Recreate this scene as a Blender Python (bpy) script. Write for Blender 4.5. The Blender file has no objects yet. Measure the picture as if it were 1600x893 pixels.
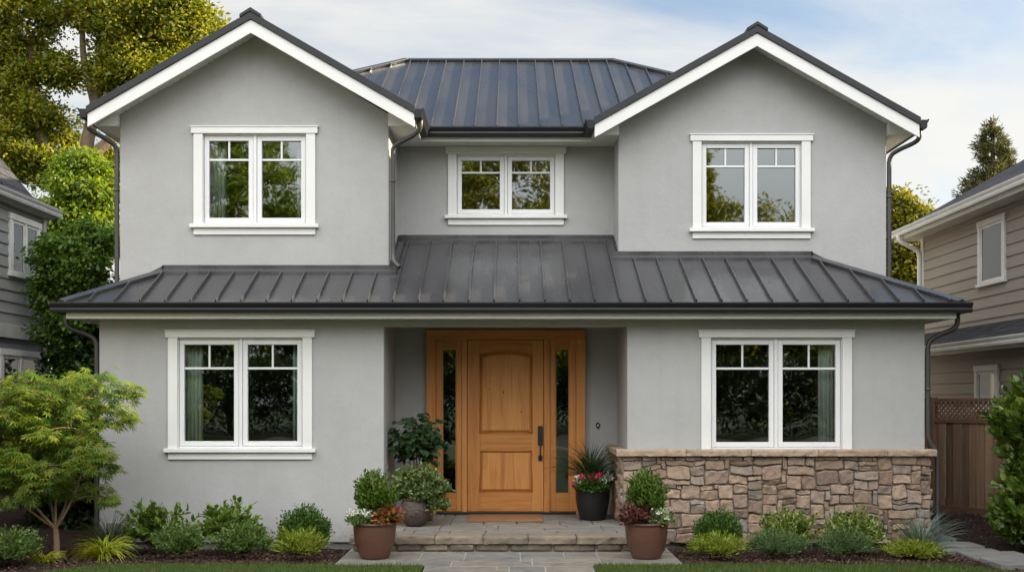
import bpy, bmesh, math, random
import numpy as np
from mathutils import Vector, Matrix
R = math.radians
scene = bpy.context.scene
COL = scene.collection

# ------------------------------------------------------------------ camera
EYE, F, CX, HY = 1.62, 1733.0, 800.0, 625.0
cam_d = bpy.data.cameras.new('camera')
cam = bpy.data.objects.new('camera', cam_d); COL.objects.link(cam)
cam.location = (0, 0, EYE); cam.rotation_euler = (R(90), 0, 0)
cam_d.sensor_width = 36; cam_d.lens = 36 * F / 1600; cam_d.shift_y = (HY - 446.5) / 1600
cam_d.clip_start = 0.1; cam_d.clip_end = 2000
scene.camera = cam

# ------------------------------------------------------------------ world, sun, exposure
SUN_EL, SUN_AZ = R(20), R(83)        # azimuth measured from +Y towards +X
SKY_STRENGTH, SUN_STRENGTH, EXPOSURE = 0.10, 5.0, 1.5
scene.view_settings.view_transform = 'Standard'
scene.view_settings.look = 'None'
scene.view_settings.exposure = EXPOSURE
scene.view_settings.gamma = 1
scene.view_settings.use_curve_mapping = False
scene.render.engine = 'CYCLES'
scene.cycles.use_denoising = True
scene.cycles.max_bounces = 8
scene.cycles.transparent_max_bounces = 12
scene.cycles.caustics_reflective = False
scene.cycles.caustics_refractive = False
scene.cycles.sample_clamp_indirect = 6

world = bpy.data.worlds.new('World'); scene.world = world
world.use_nodes = True
wn, wl = world.node_tree.nodes, world.node_tree.links
wn.clear()
def wnode(t, **k):
    n = wn.new(t)
    for a, v in k.items(): setattr(n, a, v)
    return n
w_out = wnode('ShaderNodeOutputWorld'); w_bg = wnode('ShaderNodeBackground')
w_bg.inputs['Strength'].default_value = SKY_STRENGTH
sky = wnode('ShaderNodeTexSky', sky_type='NISHITA', sun_disc=False)
sky.sun_elevation = SUN_EL; sky.sun_rotation = SUN_AZ
sky.altitude = 50; sky.air_density = 1.0; sky.dust_density = 1.4; sky.ozone_density = 1.5
tc = wnode('ShaderNodeTexCoord'); sep = wnode('ShaderNodeSeparateXYZ')
wl.new(tc.outputs['Generated'], sep.inputs[0])
def wmath(op, a, b=None, clamp=False):
    n = wnode('ShaderNodeMath', operation=op, use_clamp=clamp)
    for i, v in enumerate((a, b)):
        if v is None: continue
        if isinstance(v, (int, float)): n.inputs[i].default_value = v
        else: wl.new(v, n.inputs[i])
    return n.outputs[0]
zz = wmath('ADD', wmath('MAXIMUM', sep.outputs[2], 0.0), 0.22)
comb = wnode('ShaderNodeCombineXYZ')
wl.new(wmath('DIVIDE', sep.outputs[0], zz), comb.inputs[0])
wl.new(wmath('DIVIDE', sep.outputs[1], zz), comb.inputs[1])
mp = wnode('ShaderNodeMapping'); mp.inputs['Scale'].default_value = (0.55, 1.0, 1.0); mp.inputs['Rotation'].default_value = (0, 0, R(18))
mp.inputs['Location'].default_value = (3.1, 1.7, 0)
wl.new(comb.outputs[0], mp.inputs[0])
nz = wnode('ShaderNodeTexNoise'); nz.inputs['Scale'].default_value = 1.5; nz.inputs['Detail'].default_value = 9; nz.inputs['Roughness'].default_value = 0.58
nz.inputs['Distortion'].default_value = 0.35
wl.new(mp.outputs[0], nz.inputs['Vector'])
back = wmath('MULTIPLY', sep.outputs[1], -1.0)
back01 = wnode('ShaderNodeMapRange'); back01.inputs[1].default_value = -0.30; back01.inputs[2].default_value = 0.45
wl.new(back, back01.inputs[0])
# cloud cover: thin wisps over the house, an added bright bank behind the camera lights the facade
low = wnode('ShaderNodeMapRange'); low.inputs[1].default_value = 0.12; low.inputs[2].default_value = 0.70; low.inputs[3].default_value = 0.13; low.inputs[4].default_value = -0.20
wl.new(sep.outputs[2], low.inputs[0])
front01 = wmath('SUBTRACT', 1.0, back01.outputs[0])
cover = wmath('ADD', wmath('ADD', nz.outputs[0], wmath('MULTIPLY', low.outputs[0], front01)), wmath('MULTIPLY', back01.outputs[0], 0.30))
cm = wnode('ShaderNodeMapRange', interpolation_type='SMOOTHSTEP'); cm.inputs[1].default_value = 0.33; cm.inputs[2].default_value = 0.66
wl.new(cover, cm.inputs[0])
CLOUD_FRONT, CLOUD_BACK_FILL = (3.46, 3.36, 3.16), (9.8, 9.85, 9.9)
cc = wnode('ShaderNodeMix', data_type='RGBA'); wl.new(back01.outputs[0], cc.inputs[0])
cc.inputs[6].default_value = (*CLOUD_FRONT, 1); cc.inputs[7].default_value = (*CLOUD_BACK_FILL, 1)
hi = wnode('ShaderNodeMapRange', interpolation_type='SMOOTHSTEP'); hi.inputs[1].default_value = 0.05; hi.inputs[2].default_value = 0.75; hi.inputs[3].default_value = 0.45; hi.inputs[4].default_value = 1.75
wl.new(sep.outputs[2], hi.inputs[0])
bk = wnode('ShaderNodeMix', data_type='RGBA', blend_type='MULTIPLY'); bk.inputs[0].default_value = 1; bk.inputs[6].default_value = (*CLOUD_BACK_FILL, 1)
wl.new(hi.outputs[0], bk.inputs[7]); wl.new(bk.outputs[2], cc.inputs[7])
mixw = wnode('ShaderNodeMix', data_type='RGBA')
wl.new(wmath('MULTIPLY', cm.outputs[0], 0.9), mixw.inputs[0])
skymul = wnode('ShaderNodeMix', data_type='RGBA', blend_type='MULTIPLY'); skymul.inputs[0].default_value = 1
SKY_TINT = (0.80, 0.76, 0.72)
skymul.inputs[7].default_value = (*SKY_TINT, 1); wl.new(sky.outputs[0], skymul.inputs[6])
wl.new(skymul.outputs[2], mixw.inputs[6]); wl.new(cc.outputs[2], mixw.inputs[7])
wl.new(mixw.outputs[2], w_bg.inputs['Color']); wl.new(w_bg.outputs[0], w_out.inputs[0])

sun_d = bpy.data.lights.new('sun', 'SUN'); sun_d.energy = SUN_STRENGTH; sun_d.angle = R(0.6); sun_d.color = (1.0, 0.84, 0.58)
sun = bpy.data.objects.new('sun', sun_d); COL.objects.link(sun)
to_sun = Vector((math.sin(SUN_AZ) * math.cos(SUN_EL), math.cos(SUN_AZ) * math.cos(SUN_EL), math.sin(SUN_EL)))
sun.rotation_euler = to_sun.to_track_quat('Z', 'Y').to_euler(); sun.location = (20, 20, 30)

# ------------------------------------------------------------------ helpers
def PX(px, D): return (px - CX) * D / F
def PZ(py, D): return EYE + (HY - py) * D / F

ORIGIN = {}
def origin(o): return ORIGIN.get(o.name, (0, 0, 0)) if o else (0, 0, 0)
def props(o, label=None, cat=None, group=None, kind=None):
    for k, v in (('label', label), ('category', cat), ('group', group), ('kind', kind)):
        if v: o[k] = v
    return o
def thing(name, loc, label, cat, group=None):
    o = bpy.data.objects.new(name, None); COL.objects.link(o)
    o.location = loc; o.empty_display_size = 0.2
    ORIGIN[o.name] = tuple(loc)
    return props(o, label, cat, group)
def mk(name, verts, faces, mat, parent=None, bevel=0, smooth=False, segs=2, loc=None):
    """one mesh object from world coordinates"""
    og = np.array(origin(parent) if parent else (loc or (0, 0, 0)))
    v = np.asarray(verts, dtype=float) - og
    me = bpy.data.meshes.new(name)
    me.from_pydata(v.tolist(), [], [tuple(int(i) for i in f) for f in faces])
    me.validate(); me.update()
    for m in (mat if isinstance(mat, (list, tuple)) else [mat]): me.materials.append(m)
    if smooth:
        me.polygons.foreach_set('use_smooth', [True] * len(me.polygons))
    o = bpy.data.objects.new(name, me); COL.objects.link(o)
    if parent:
        o.parent = parent; ORIGIN[o.name] = origin(parent)
    else:
        o.location = og; ORIGIN[o.name] = tuple(og)
    if bevel:
        b = o.modifiers.new('bevel', 'BEVEL'); b.width = bevel; b.segments = segs; b.limit_method = 'ANGLE'; b.angle_limit = R(35)
        b.harden_normals = False
    return o
def fast_mesh(name, V, faces_flat, fsize, mat, parent=None, smooth=False, loc=None):
    """many equal-sized faces straight from numpy arrays"""
    og = np.array(origin(parent) if parent else (loc or (0, 0, 0)))
    V = np.asarray(V, dtype=np.float32) - og.astype(np.float32)
    idx = np.asarray(faces_flat, dtype=np.int32).ravel(); nf = len(idx) // fsize
    me = bpy.data.meshes.new(name)
    me.vertices.add(len(V)); me.vertices.foreach_set('co', V.ravel())
    me.loops.add(len(idx)); me.loops.foreach_set('vertex_index', idx)
    me.polygons.add(nf); me.polygons.foreach_set('loop_start', np.arange(nf, dtype=np.int32) * fsize)
    if smooth: me.polygons.foreach_set('use_smooth', np.ones(nf, dtype=bool))
    me.update(calc_edges=True); me.validate()
    me.materials.append(mat)
    o = bpy.data.objects.new(name, me); COL.objects.link(o)
    if parent:
        o.parent = parent; ORIGIN[o.name] = origin(parent)
    else:
        o.location = og; ORIGIN[o.name] = tuple(og)
    return o

class MB:
    def __init__(self): self.v = []; self.f = []
    def add(self, vs, fs):
        n = len(self.v); self.v += [tuple(p) for p in vs]; self.f += [tuple(i + n for i in f) for f in fs]; return self
    def box(self, x0, x1, y0, y1, z0, z1):
        x0, x1 = min(x0, x1), max(x0, x1); y0, y1 = min(y0, y1), max(y0, y1); z0, z1 = min(z0, z1), max(z0, z1)
        return self.add([(x0,y0,z0),(x1,y0,z0),(x1,y1,z0),(x0,y1,z0),(x0,y0,z1),(x1,y0,z1),(x1,y1,z1),(x0,y1,z1)],
                        [(0,3,2,1),(4,5,6,7),(0,1,5,4),(1,2,6,5),(2,3,7,6),(3,0,4,7)])
    def loft(self, A, B):
        """solid between two equal polygons (lists of 3-D points)"""
        n = len(A)
        nrm = sum((Vector(A[i]).cross(Vector(A[(i+1) % n])) for i in range(n)), Vector())
        d = Vector(B[0]) - Vector(A[0])
        if nrm.dot(d) > 0: A, B = A[::-1], B[::-1]
        fs = [tuple(range(n)), tuple(range(2*n-1, n-1, -1))]
        fs += [(i, i+n, (i+1) % n + n, (i+1) % n) for i in range(n)]
        return self.add(list(A) + list(B), fs)
    def prism_y(self, poly, y0, y1): return self.loft([(x, y0, z) for x, z in poly], [(x, y1, z) for x, z in poly])
    def prism_x(self, poly, x0, x1): return self.loft([(x0, y, z) for y, z in poly], [(x1, y, z) for y, z in poly])
    def prism_z(self, poly, z0, z1): return self.loft([(x, y, z0) for x, y in poly], [(x, y, z1) for x, y in poly])
    def sheet(self, poly, t):
        P = [Vector(p) for p in poly]; n = sum((P[i].cross(P[(i+1) % len(P)]) for i in range(len(P))), Vector()).normalized()
        if n.z < 0: n = -n
        return self.loft([tuple(p) for p in P], [tuple(p - n * t) for p in P])
    def bar(self, a, b, w, h, up=(0,0,1)):
        """rectangular bar from a to b, w across, h along up, resting on the line"""
        a, b = Vector(a), Vector(b); d = (b - a).normalized(); u = Vector(up); u = (u - d * u.dot(d)).normalized(); s = d.cross(u)
        A = [a - s*w/2, a + s*w/2, a + s*w/2 + u*h, a - s*w/2 + u*h]
        return self.loft(A, [p + (b - a) for p in A])
    def tube(self, pts, radii, n=10, cap=True):
        P = [Vector(p) for p in pts]
        if isinstance(radii, (int, float)): radii = [radii] * len(P)
        rings = []; ref = None
        for i, p in enumerate(P):
            t = ((P[i+1] - p) if i == 0 else (p - P[i-1]) if i == len(P)-1 else (P[i+1] - P[i-1])).normalized()
            if ref is None: ref = t.orthogonal().normalized()
            ref = (ref - t * ref.dot(t)).normalized(); s = t.cross(ref)
            rings.append([p + (ref * math.cos(2*math.pi*k/n) + s * math.sin(2*math.pi*k/n)) * radii[i] for k in range(n)])
        vs = [q for r in rings for q in r]; fs = []
        for i in range(len(P)-1):
            for k in range(n): fs.append((i*n+k, i*n+(k+1) % n, (i+1)*n+(k+1) % n, (i+1)*n+k))
        if cap: fs += [tuple(range(n-1, -1, -1)), tuple((len(P)-1)*n + k for k in range(n))]
        return self.add(vs, fs)
    def lathe(self, prof, c, n=40, wob=None):
        vs = []; fs = []
        for r, z in prof:
            for k in range(n):
                a = 2*math.pi*k/n; rr = r * (1 + (wob(a, z) if wob else 0))
                vs.append((c[0] + rr*math.cos(a), c[1] + rr*math.sin(a), c[2] + z))
        for i in range(len(prof)-1):
            for k in range(n): fs.append((i*n+k, i*n+(k+1) % n, (i+1)*n+(k+1) % n, (i+1)*n+k))
        return self.add(vs, fs)
    def build(self, name, mat, parent=None, **k): return mk(name, self.v, self.f, mat, parent, **k)

def smooth_path(pts, it=2):
    P = [Vector(p) for p in pts]
    for _ in range(it):
        Q = [P[0]]
        for a, b in zip(P, P[1:]): Q += [a*0.75 + b*0.25, a*0.25 + b*0.75]
        Q.append(P[-1]); P = Q
    return P

# ------------------------------------------------------------------ materials
def new_mat(name):
    m = bpy.data.materials.new(name); m.use_nodes = True
    nt = m.node_tree; nt.nodes.clear()
    return m, nt.nodes, nt.links
def node(ns, t, ins=None, **k):
    n = ns.new(t)
    for a, v in k.items(): setattr(n, a, v)
    for i, v in (ins or {}).items(): n.inputs[i].default_value = v
    return n
def ramp(ns, stops, interp='LINEAR'):
    r = ns.new('ShaderNodeValToRGB'); r.color_ramp.interpolation = interp
    e = r.color_ramp.elements
    while len(e) < len(stops): e.new(0.5)
    for el, (p, c) in zip(e, stops): el.position = p; el.color = (*c, 1)
    return r
def coords(ns, ls, scale=(1,1,1), rot=(0,0,0)):
    t = ns.new('ShaderNodeTexCoord'); m = ns.new('ShaderNodeMapping')
    m.inputs['Scale'].default_value = scale; m.inputs['Rotation'].default_value = rot
    ls.new(t.outputs['Object'], m.inputs[0]); return m.outputs[0]
def surf(name, c1, c2=None, scale=3, rough=0.6, bump=0.0, bscale=60, spec=0.4, metal=0.0, detail=6, stretch=(1,1,1), island=0.0, c3=None, rvar=0.0, bdist=0.01, coat=0.0):
    """a noise-mottled surface with fine relief; island: how much each loose piece differs in tone"""
    m, ns, ls = new_mat(name)
    out = node(ns, 'ShaderNodeOutputMaterial'); bs = node(ns, 'ShaderNodeBsdfPrincipled', {'Roughness': rough, 'Specular IOR Level': spec, 'Metallic': metal, 'Coat Weight': coat})
    ls.new(bs.outputs[0], out.inputs[0])
    vec = coords(ns, ls, stretch)
    nz = node(ns, 'ShaderNodeTexNoise', {'Scale': scale, 'Detail': detail, 'Roughness': 0.6}); ls.new(vec, nz.inputs['Vector'])
    c2 = c2 or tuple(x * 0.86 for x in c1)
    stops = [(0.3, c1), (0.7, c2)] if c3 is None else [(0.25, c1), (0.5, c2), (0.75, c3)]
    rp = ramp(ns, stops); fac = nz.outputs[0]
    if island:
        geo = node(ns, 'ShaderNodeNewGeometry')
        mx = node(ns, 'ShaderNodeMix', {0: island}); ls.new(nz.outputs[0], mx.inputs[2]); ls.new(geo.outputs['Random Per Island'], mx.inputs[3]); fac = mx.outputs[0]
    ls.new(fac, rp.inputs[0]); ls.new(rp.outputs[0], bs.inputs['Base Color'])
    if rvar:
        mr = node(ns, 'ShaderNodeMapRange', {1: 0.3, 2: 0.7, 3: rough - rvar, 4: rough + rvar}); ls.new(nz.outputs[0], mr.inputs[0]); ls.new(mr.outputs[0], bs.inputs['Roughness'])
    if bump:
        n2 = node(ns, 'ShaderNodeTexNoise', {'Scale': bscale, 'Detail': 5, 'Roughness': 0.65}); ls.new(vec, n2.inputs['Vector'])
        bp = node(ns, 'ShaderNodeBump', {'Strength': bump, 'Distance': bdist}); ls.new(n2.outputs[0], bp.inputs['Height']); ls.new(bp.outputs[0], bs.inputs['Normal'])
    return m
def leaf_mat(name, cols, trans=0.35, rough=0.45, spec=0.35, tcol=None):
    """each leaf its own tone; light passes through"""
    m, ns, ls = new_mat(name)
    out = node(ns, 'ShaderNodeOutputMaterial'); bs = node(ns, 'ShaderNodeBsdfPrincipled', {'Roughness': rough, 'Specular IOR Level': spec})
    tr = node(ns, 'ShaderNodeBsdfTranslucent'); mx = node(ns, 'ShaderNodeMixShader', {0: trans})
    geo = node(ns, 'ShaderNodeNewGeometry')
    n = len(cols); rp = ramp(ns, [(i / max(1, n-1), c) for i, c in enumerate(cols)])
    ls.new(geo.outputs['Random Per Island'], rp.inputs[0]); ls.new(rp.outputs[0], bs.inputs['Base Color'])
    br = node(ns, 'ShaderNodeMix', {0: 1.0, 7: (*(tcol or (1.6, 1.5, 0.7)), 1)}, data_type='RGBA', blend_type='MULTIPLY'); ls.new(rp.outputs[0], br.inputs[6])
    ls.new(br.outputs[2], tr.inputs[0])
    ls.new(bs.outputs[0], mx.inputs[1]); ls.new(tr.outputs[0], mx.inputs[2]); ls.new(mx.outputs[0], out.inputs[0])
    return m
def glass_mat(name, refl=0.24, tint=(0.75, 0.8, 0.78), wav=0.02):
    m, ns, ls = new_mat(name)
    out = node(ns, 'ShaderNodeOutputMaterial')
    tr = node(ns, 'ShaderNodeBsdfTransparent', {0: (*tint, 1)}); gl = node(ns, 'ShaderNodeBsdfGlossy', {'Roughness': 0.015, 'Color': (0.93, 0.98, 0.98, 1)})
    fr = node(ns, 'ShaderNodeFresnel', {'IOR': 1.5}); ad = node(ns, 'ShaderNodeMath', {1: refl}, operation='ADD', use_clamp=True); ls.new(fr.outputs[0], ad.inputs[0])
    nz = node(ns, 'ShaderNodeTexNoise', {'Scale': 2.2, 'Detail': 1}); ls.new(coords(ns, ls), nz.inputs['Vector'])
    bp = node(ns, 'ShaderNodeBump', {'Strength': wav, 'Distance': 0.1}); ls.new(nz.outputs[0], bp.inputs['Height']); ls.new(bp.outputs[0], gl.inputs['Normal'])
    mx = node(ns, 'ShaderNodeMixShader'); ls.new(ad.outputs[0], mx.inputs[0]); ls.new(tr.outputs[0], mx.inputs[1]); ls.new(gl.outputs[0], mx.inputs[2]); ls.new(mx.outputs[0], out.inputs[0])
    return m
def wood_mat(name, c1, c2, c3, axis='Z', rough=0.42, scale=1.0, island=0.25, coat=0.15, bump=0.08):
    m, ns, ls = new_mat(name)
    out = node(ns, 'ShaderNodeOutputMaterial'); bs = node(ns, 'ShaderNodeBsdfPrincipled', {'Roughness': rough, 'Specular IOR Level': 0.4, 'Coat Weight': coat, 'Coat Roughness': 0.25})
    ls.new(bs.outputs[0], out.inputs[0])
    st = {'Z': (9, 9, 0.55), 'X': (0.55, 9, 9), 'Y': (9, 0.55, 9)}[axis]
    geo = node(ns, 'ShaderNodeNewGeometry')
    t = node(ns, 'ShaderNodeTexCoord'); off = node(ns, 'ShaderNodeVectorMath', operation='MULTIPLY_ADD')
    cb = node(ns, 'ShaderNodeCombineXYZ')
    for i in range(3): ls.new(geo.outputs['Random Per Island'], cb.inputs[i])
    ls.new(cb.outputs[0], off.inputs[0]); off.inputs[1].default_value = (7.3, 3.1, 5.7); ls.new(t.outputs['Object'], off.inputs[2])
    mp = node(ns, 'ShaderNodeMapping', {'Scale': tuple(s * scale for s in st)}); ls.new(off.outputs[0], mp.inputs[0])
    n1 = node(ns, 'ShaderNodeTexNoise', {'Scale': 2.0, 'Detail': 5, 'Roughness': 0.55, 'Distortion': 1.1}); ls.new(mp.outputs[0], n1.inputs['Vector'])
    n2 = node(ns, 'ShaderNodeTexNoise', {'Scale': 11.0, 'Detail': 6, 'Roughness': 0.7}); ls.new(mp.outputs[0], n2.inputs['Vector'])
    mx = node(ns, 'ShaderNodeMix', {0: 0.35}); ls.new(n1.outputs[0], mx.inputs[2]); ls.new(n2.outputs[0], mx.inputs[3])
    m2 = node(ns, 'ShaderNodeMix', {0: island}); ls.new(mx.outputs[0], m2.inputs[2]); ls.new(geo.outputs['Random Per Island'], m2.inputs[3])
    rp = ramp(ns, [(0.28, c3), (0.48, c1), (0.74, c2)]); ls.new(m2.outputs[0], rp.inputs[0]); ls.new(rp.outputs[0], bs.inputs['Base Color'])
    bp = node(ns, 'ShaderNodeBump', {'Strength': bump, 'Distance': 0.004}); ls.new(n2.outputs[0], bp.inputs['Height']); ls.new(bp.outputs[0], bs.inputs['Normal'])
    return m

def stucco_mat():
    m, ns, ls = new_mat('grey_stucco')
    out = node(ns, 'ShaderNodeOutputMaterial'); bs = node(ns, 'ShaderNodeBsdfPrincipled', {'Roughness': 0.88, 'Specular IOR Level': 0.2}); ls.new(bs.outputs[0], out.inputs[0])
    v = coords(ns, ls); vs = coords(ns, ls, (5.5, 5.5, 0.35))
    n1 = node(ns, 'ShaderNodeTexNoise', {'Scale': 1.1, 'Detail': 9, 'Roughness': 0.62}); ls.new(v, n1.inputs['Vector'])
    n2 = node(ns, 'ShaderNodeTexNoise', {'Scale': 1.0, 'Detail': 6, 'Roughness': 0.6}); ls.new(vs, n2.inputs['Vector'])
    n3 = node(ns, 'ShaderNodeTexNoise', {'Scale': 7.0, 'Detail': 8, 'Roughness': 0.7}); ls.new(v, n3.inputs['Vector'])
    r1 = ramp(ns, [(0.30, (0.357, 0.356, 0.351)), (0.55, (0.386, 0.385, 0.380)), (0.72, (0.410, 0.409, 0.404))]); ls.new(n1.outputs[0], r1.inputs[0])
    r2 = ramp(ns, [(0.30, (0.965, 0.963, 0.957)), (0.50, (1, 1, 1))]); ls.new(n2.outputs[0], r2.inputs[0])
    r3 = ramp(ns, [(0.34, (0.965, 0.965, 0.962)), (0.52, (1, 1, 1)), (0.75, (1.02, 1.02, 1.02))]); ls.new(n3.outputs[0], r3.inputs[0])
    a = node(ns, 'ShaderNodeMix', {0: 1.0}, data_type='RGBA', blend_type='MULTIPLY'); b = node(ns, 'ShaderNodeMix', {0: 1.0}, data_type='RGBA', blend_type='MULTIPLY')
    ls.new(r1.outputs[0], a.inputs[6]); ls.new(r2.outputs[0], a.inputs[7]); ls.new(a.outputs[2], b.inputs[6]); ls.new(r3.outputs[0], b.inputs[7]); # mud splashed up on the foot of the walls
    tz = ns.new('ShaderNodeTexCoord'); sz = ns.new('ShaderNodeSeparateXYZ'); ls.new(tz.outputs['Object'], sz.inputs[0])
    hz = node(ns, 'ShaderNodeMapRange', {1: 0.30, 2: -0.03, 3: 0.0, 4: 1.0}); ls.new(sz.outputs[2], hz.inputs[0])
    n5 = node(ns, 'ShaderNodeTexNoise', {'Scale': 14.0, 'Detail': 8, 'Roughness': 0.75}); ls.new(v, n5.inputs['Vector'])
    th = node(ns, 'ShaderNodeMapRange', {1: 0.38, 2: 0.68}); ls.new(n5.outputs[0], th.inputs[0])
    sp_ = node(ns, 'ShaderNodeMath', operation='MULTIPLY'); ls.new(hz.outputs[0], sp_.inputs[0]); ls.new(th.outputs[0], sp_.inputs[1])
    dm = node(ns, 'ShaderNodeMix', {7: (0.26, 0.235, 0.20, 1)}, data_type='RGBA'); ls.new(sp_.outputs[0], dm.inputs[0]); ls.new(b.outputs[2], dm.inputs[6]); ls.new(dm.outputs[2], bs.inputs['Base Color'])
    n4 = node(ns, 'ShaderNodeTexNoise', {'Scale': 70.0, 'Detail': 6, 'Roughness': 0.7}); ls.new(v, n4.inputs['Vector'])
    ad = node(ns, 'ShaderNodeMath', {1: 1.6}, operation='MULTIPLY_ADD'); ls.new(n3.outputs[0], ad.inputs[0]); ls.new(n4.outputs[0], ad.inputs[2])
    bp = node(ns, 'ShaderNodeBump', {'Strength': 0.45, 'Distance': 0.008}); ls.new(ad.outputs[0], bp.inputs['Height']); ls.new(bp.outputs[0], bs.inputs['Normal'])
    return m
STUCCO = stucco_mat()
WHITE = surf('white_paint', (0.72, 0.72, 0.70), (0.67, 0.67, 0.65), scale=2.5, rough=0.45, spec=0.4, bump=0.03, bscale=30)
SASH = surf('white_vinyl', (0.72, 0.72, 0.72), (0.69, 0.69, 0.69), scale=2, rough=0.32, spec=0.5)
def metal_mat():
    m, ns, ls = new_mat('charcoal_standing_seam')
    out = node(ns, 'ShaderNodeOutputMaterial'); bs = node(ns, 'ShaderNodeBsdfPrincipled', {'Specular IOR Level': 0.7}); ls.new(bs.outputs[0], out.inputs[0])
    n1 = node(ns, 'ShaderNodeTexNoise', {'Scale': 1.0, 'Detail': 3, 'Roughness': 0.5}); ls.new(coords(ns, ls, (3.2, 0.7, 0.7)), n1.inputs['Vector'])
    n2 = node(ns, 'ShaderNodeTexNoise', {'Scale': 1.0, 'Detail': 0}); ls.new(coords(ns, ls, (3.45, 0.9, 0.9)), n2.inputs['Vector'])
    r1 = ramp(ns, [(0.3, (0.034, 0.034, 0.037)), (0.7, (0.048, 0.048, 0.051))]); ls.new(n1.outputs[0], r1.inputs[0]); ls.new(r1.outputs[0], bs.inputs['Base Color'])
    mr = node(ns, 'ShaderNodeMapRange', {1: 0.3, 2: 0.7, 3: 0.20, 4: 0.38}); ls.new(n1.outputs[0], mr.inputs[0]); ls.new(mr.outputs[0], bs.inputs['Roughness'])
    bp = node(ns, 'ShaderNodeBump', {'Strength': 0.5, 'Distance': 0.02}); ls.new(n2.outputs[0], bp.inputs['Height']); ls.new(bp.outputs[0], bs.inputs['Normal'])
    return m
METAL = metal_mat()
GUTTER = surf('charcoal_gutter', (0.016, 0.016, 0.018), (0.012, 0.012, 0.014), scale=4, rough=0.4, spec=0.3)
EDGING = surf('charcoal_edge_trim', (0.036, 0.037, 0.040), (0.028, 0.029, 0.031), scale=3, rough=0.5, spec=0.25)
PIPE = surf('bronze_downspout', (0.060, 0.055, 0.052), (0.045, 0.042, 0.040), scale=4, rough=0.4, spec=0.5)
FOUND = surf('foundation_concrete', (0.20, 0.195, 0.185), (0.13, 0.127, 0.12), scale=5, rough=0.9, bump=0.3, bscale=50)
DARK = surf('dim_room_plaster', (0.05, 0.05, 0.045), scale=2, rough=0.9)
MORTAR = surf('mortar', (0.27, 0.225, 0.185), (0.20, 0.165, 0.135), scale=20, rough=0.95, bump=0.5, bscale=120)
GLASS = glass_mat('window_glass', 0.125, (0.80, 0.85, 0.81), 0.012)
UGLASS = glass_mat('upper_window_glass', 0.20, (0.75, 0.80, 0.77), 0.012)
SGLASS = glass_mat('sidelight_glass', 0.12, (0.6, 0.6, 0.58))
BLACK = surf('black_iron', (0.016, 0.015, 0.014), (0.012, 0.012, 0.012), scale=20, rough=0.38, spec=0.5)
CURTAIN = surf('sheer_curtain', (0.66, 0.72, 0.66), (0.56, 0.63, 0.57), scale=2, rough=0.9)
W1, W2, W3 = (0.50, 0.205, 0.054), (0.60, 0.27, 0.080), (0.30, 0.105, 0.022)
WOODV = wood_mat('fir_upright', W1, W2, W3, 'Z'); WOODH = wood_mat('fir_crosswise', W1, W2, W3, 'X')
WOODP = wood_mat('fir_panel', (0.55, 0.24, 0.066), (0.66, 0.32, 0.098), (0.30, 0.105, 0.022), 'Z', scale=0.8)
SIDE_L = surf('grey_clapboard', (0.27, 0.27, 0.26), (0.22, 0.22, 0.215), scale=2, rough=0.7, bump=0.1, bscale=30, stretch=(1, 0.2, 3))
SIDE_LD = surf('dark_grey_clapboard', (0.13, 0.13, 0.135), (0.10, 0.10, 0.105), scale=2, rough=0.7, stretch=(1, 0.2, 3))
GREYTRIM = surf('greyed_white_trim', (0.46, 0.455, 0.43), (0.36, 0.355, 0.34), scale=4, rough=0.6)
SIDE_R = surf('taupe_clapboard', (0.30, 0.265, 0.225), (0.25, 0.22, 0.187), scale=2, rough=0.7, bump=0.1, bscale=30, stretch=(1, 0.2, 3))
OFFWHITE = surf('weathered_white_trim', (0.66, 0.65, 0.62), (0.56, 0.55, 0.52), scale=4, rough=0.55)
NGLASS, _ns, _ls = new_mat('neighbour_glass')
_o = node(_ns, 'ShaderNodeOutputMaterial'); _b = node(_ns, 'ShaderNodeBsdfPrincipled', {'Base Color': (0.03, 0.032, 0.03, 1), 'Roughness': 0.04, 'Specular IOR Level': 0.5}); _ls.new(_b.outputs[0], _o.inputs[0])
def shingle_mat(name, c1, c2, rot):
    m, ns, ls = new_mat(name)
    out = node(ns, 'ShaderNodeOutputMaterial'); bs = node(ns, 'ShaderNodeBsdfPrincipled', {'Roughness': 0.9, 'Specular IOR Level': 0.2}); ls.new(bs.outputs[0], out.inputs[0])
    v = coords(ns, ls, (1, 1, 1), rot)
    br = node(ns, 'ShaderNodeTexBrick', {'Color1': (*c1, 1), 'Color2': (*c2, 1), 'Mortar': (0.012, 0.012, 0.012, 1), 'Scale': 1.0, 'Mortar Size': 0.008, 'Brick Width': 0.3, 'Row Height': 0.14}); ls.new(v, br.inputs[0])
    nz = node(ns, 'ShaderNodeTexNoise', {'Scale': 45.0, 'Detail': 4}); mx = node(ns, 'ShaderNodeMix', {0: 0.6}, data_type='RGBA', blend_type='MULTIPLY')
    rp = ramp(ns, [(0.35, (0.55, 0.55, 0.55)), (0.65, (1.2, 1.2, 1.2))]); ls.new(nz.outputs[0], rp.inputs[0])
    ls.new(br.outputs[0], mx.inputs[6]); ls.new(rp.outputs[0], mx.inputs[7]); ls.new(mx.outputs[2], bs.inputs['Base Color'])
    bp = node(ns, 'ShaderNodeBump', {'Strength': 0.6, 'Distance': 0.02}); ls.new(br.outputs['Fac'], bp.inputs['Height']); bp.invert = True; ls.new(bp.outputs[0], bs.inputs['Normal'])
    return m
SHINGLE = shingle_mat('dark_shingles', (0.06, 0.06, 0.065), (0.035, 0.035, 0.04), (0, 0, R(90)))
SHINGLE_B = shingle_mat('brown_shingles', (0.10, 0.075, 0.06), (0.06, 0.045, 0.04), (0, 0, R(90)))
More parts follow.
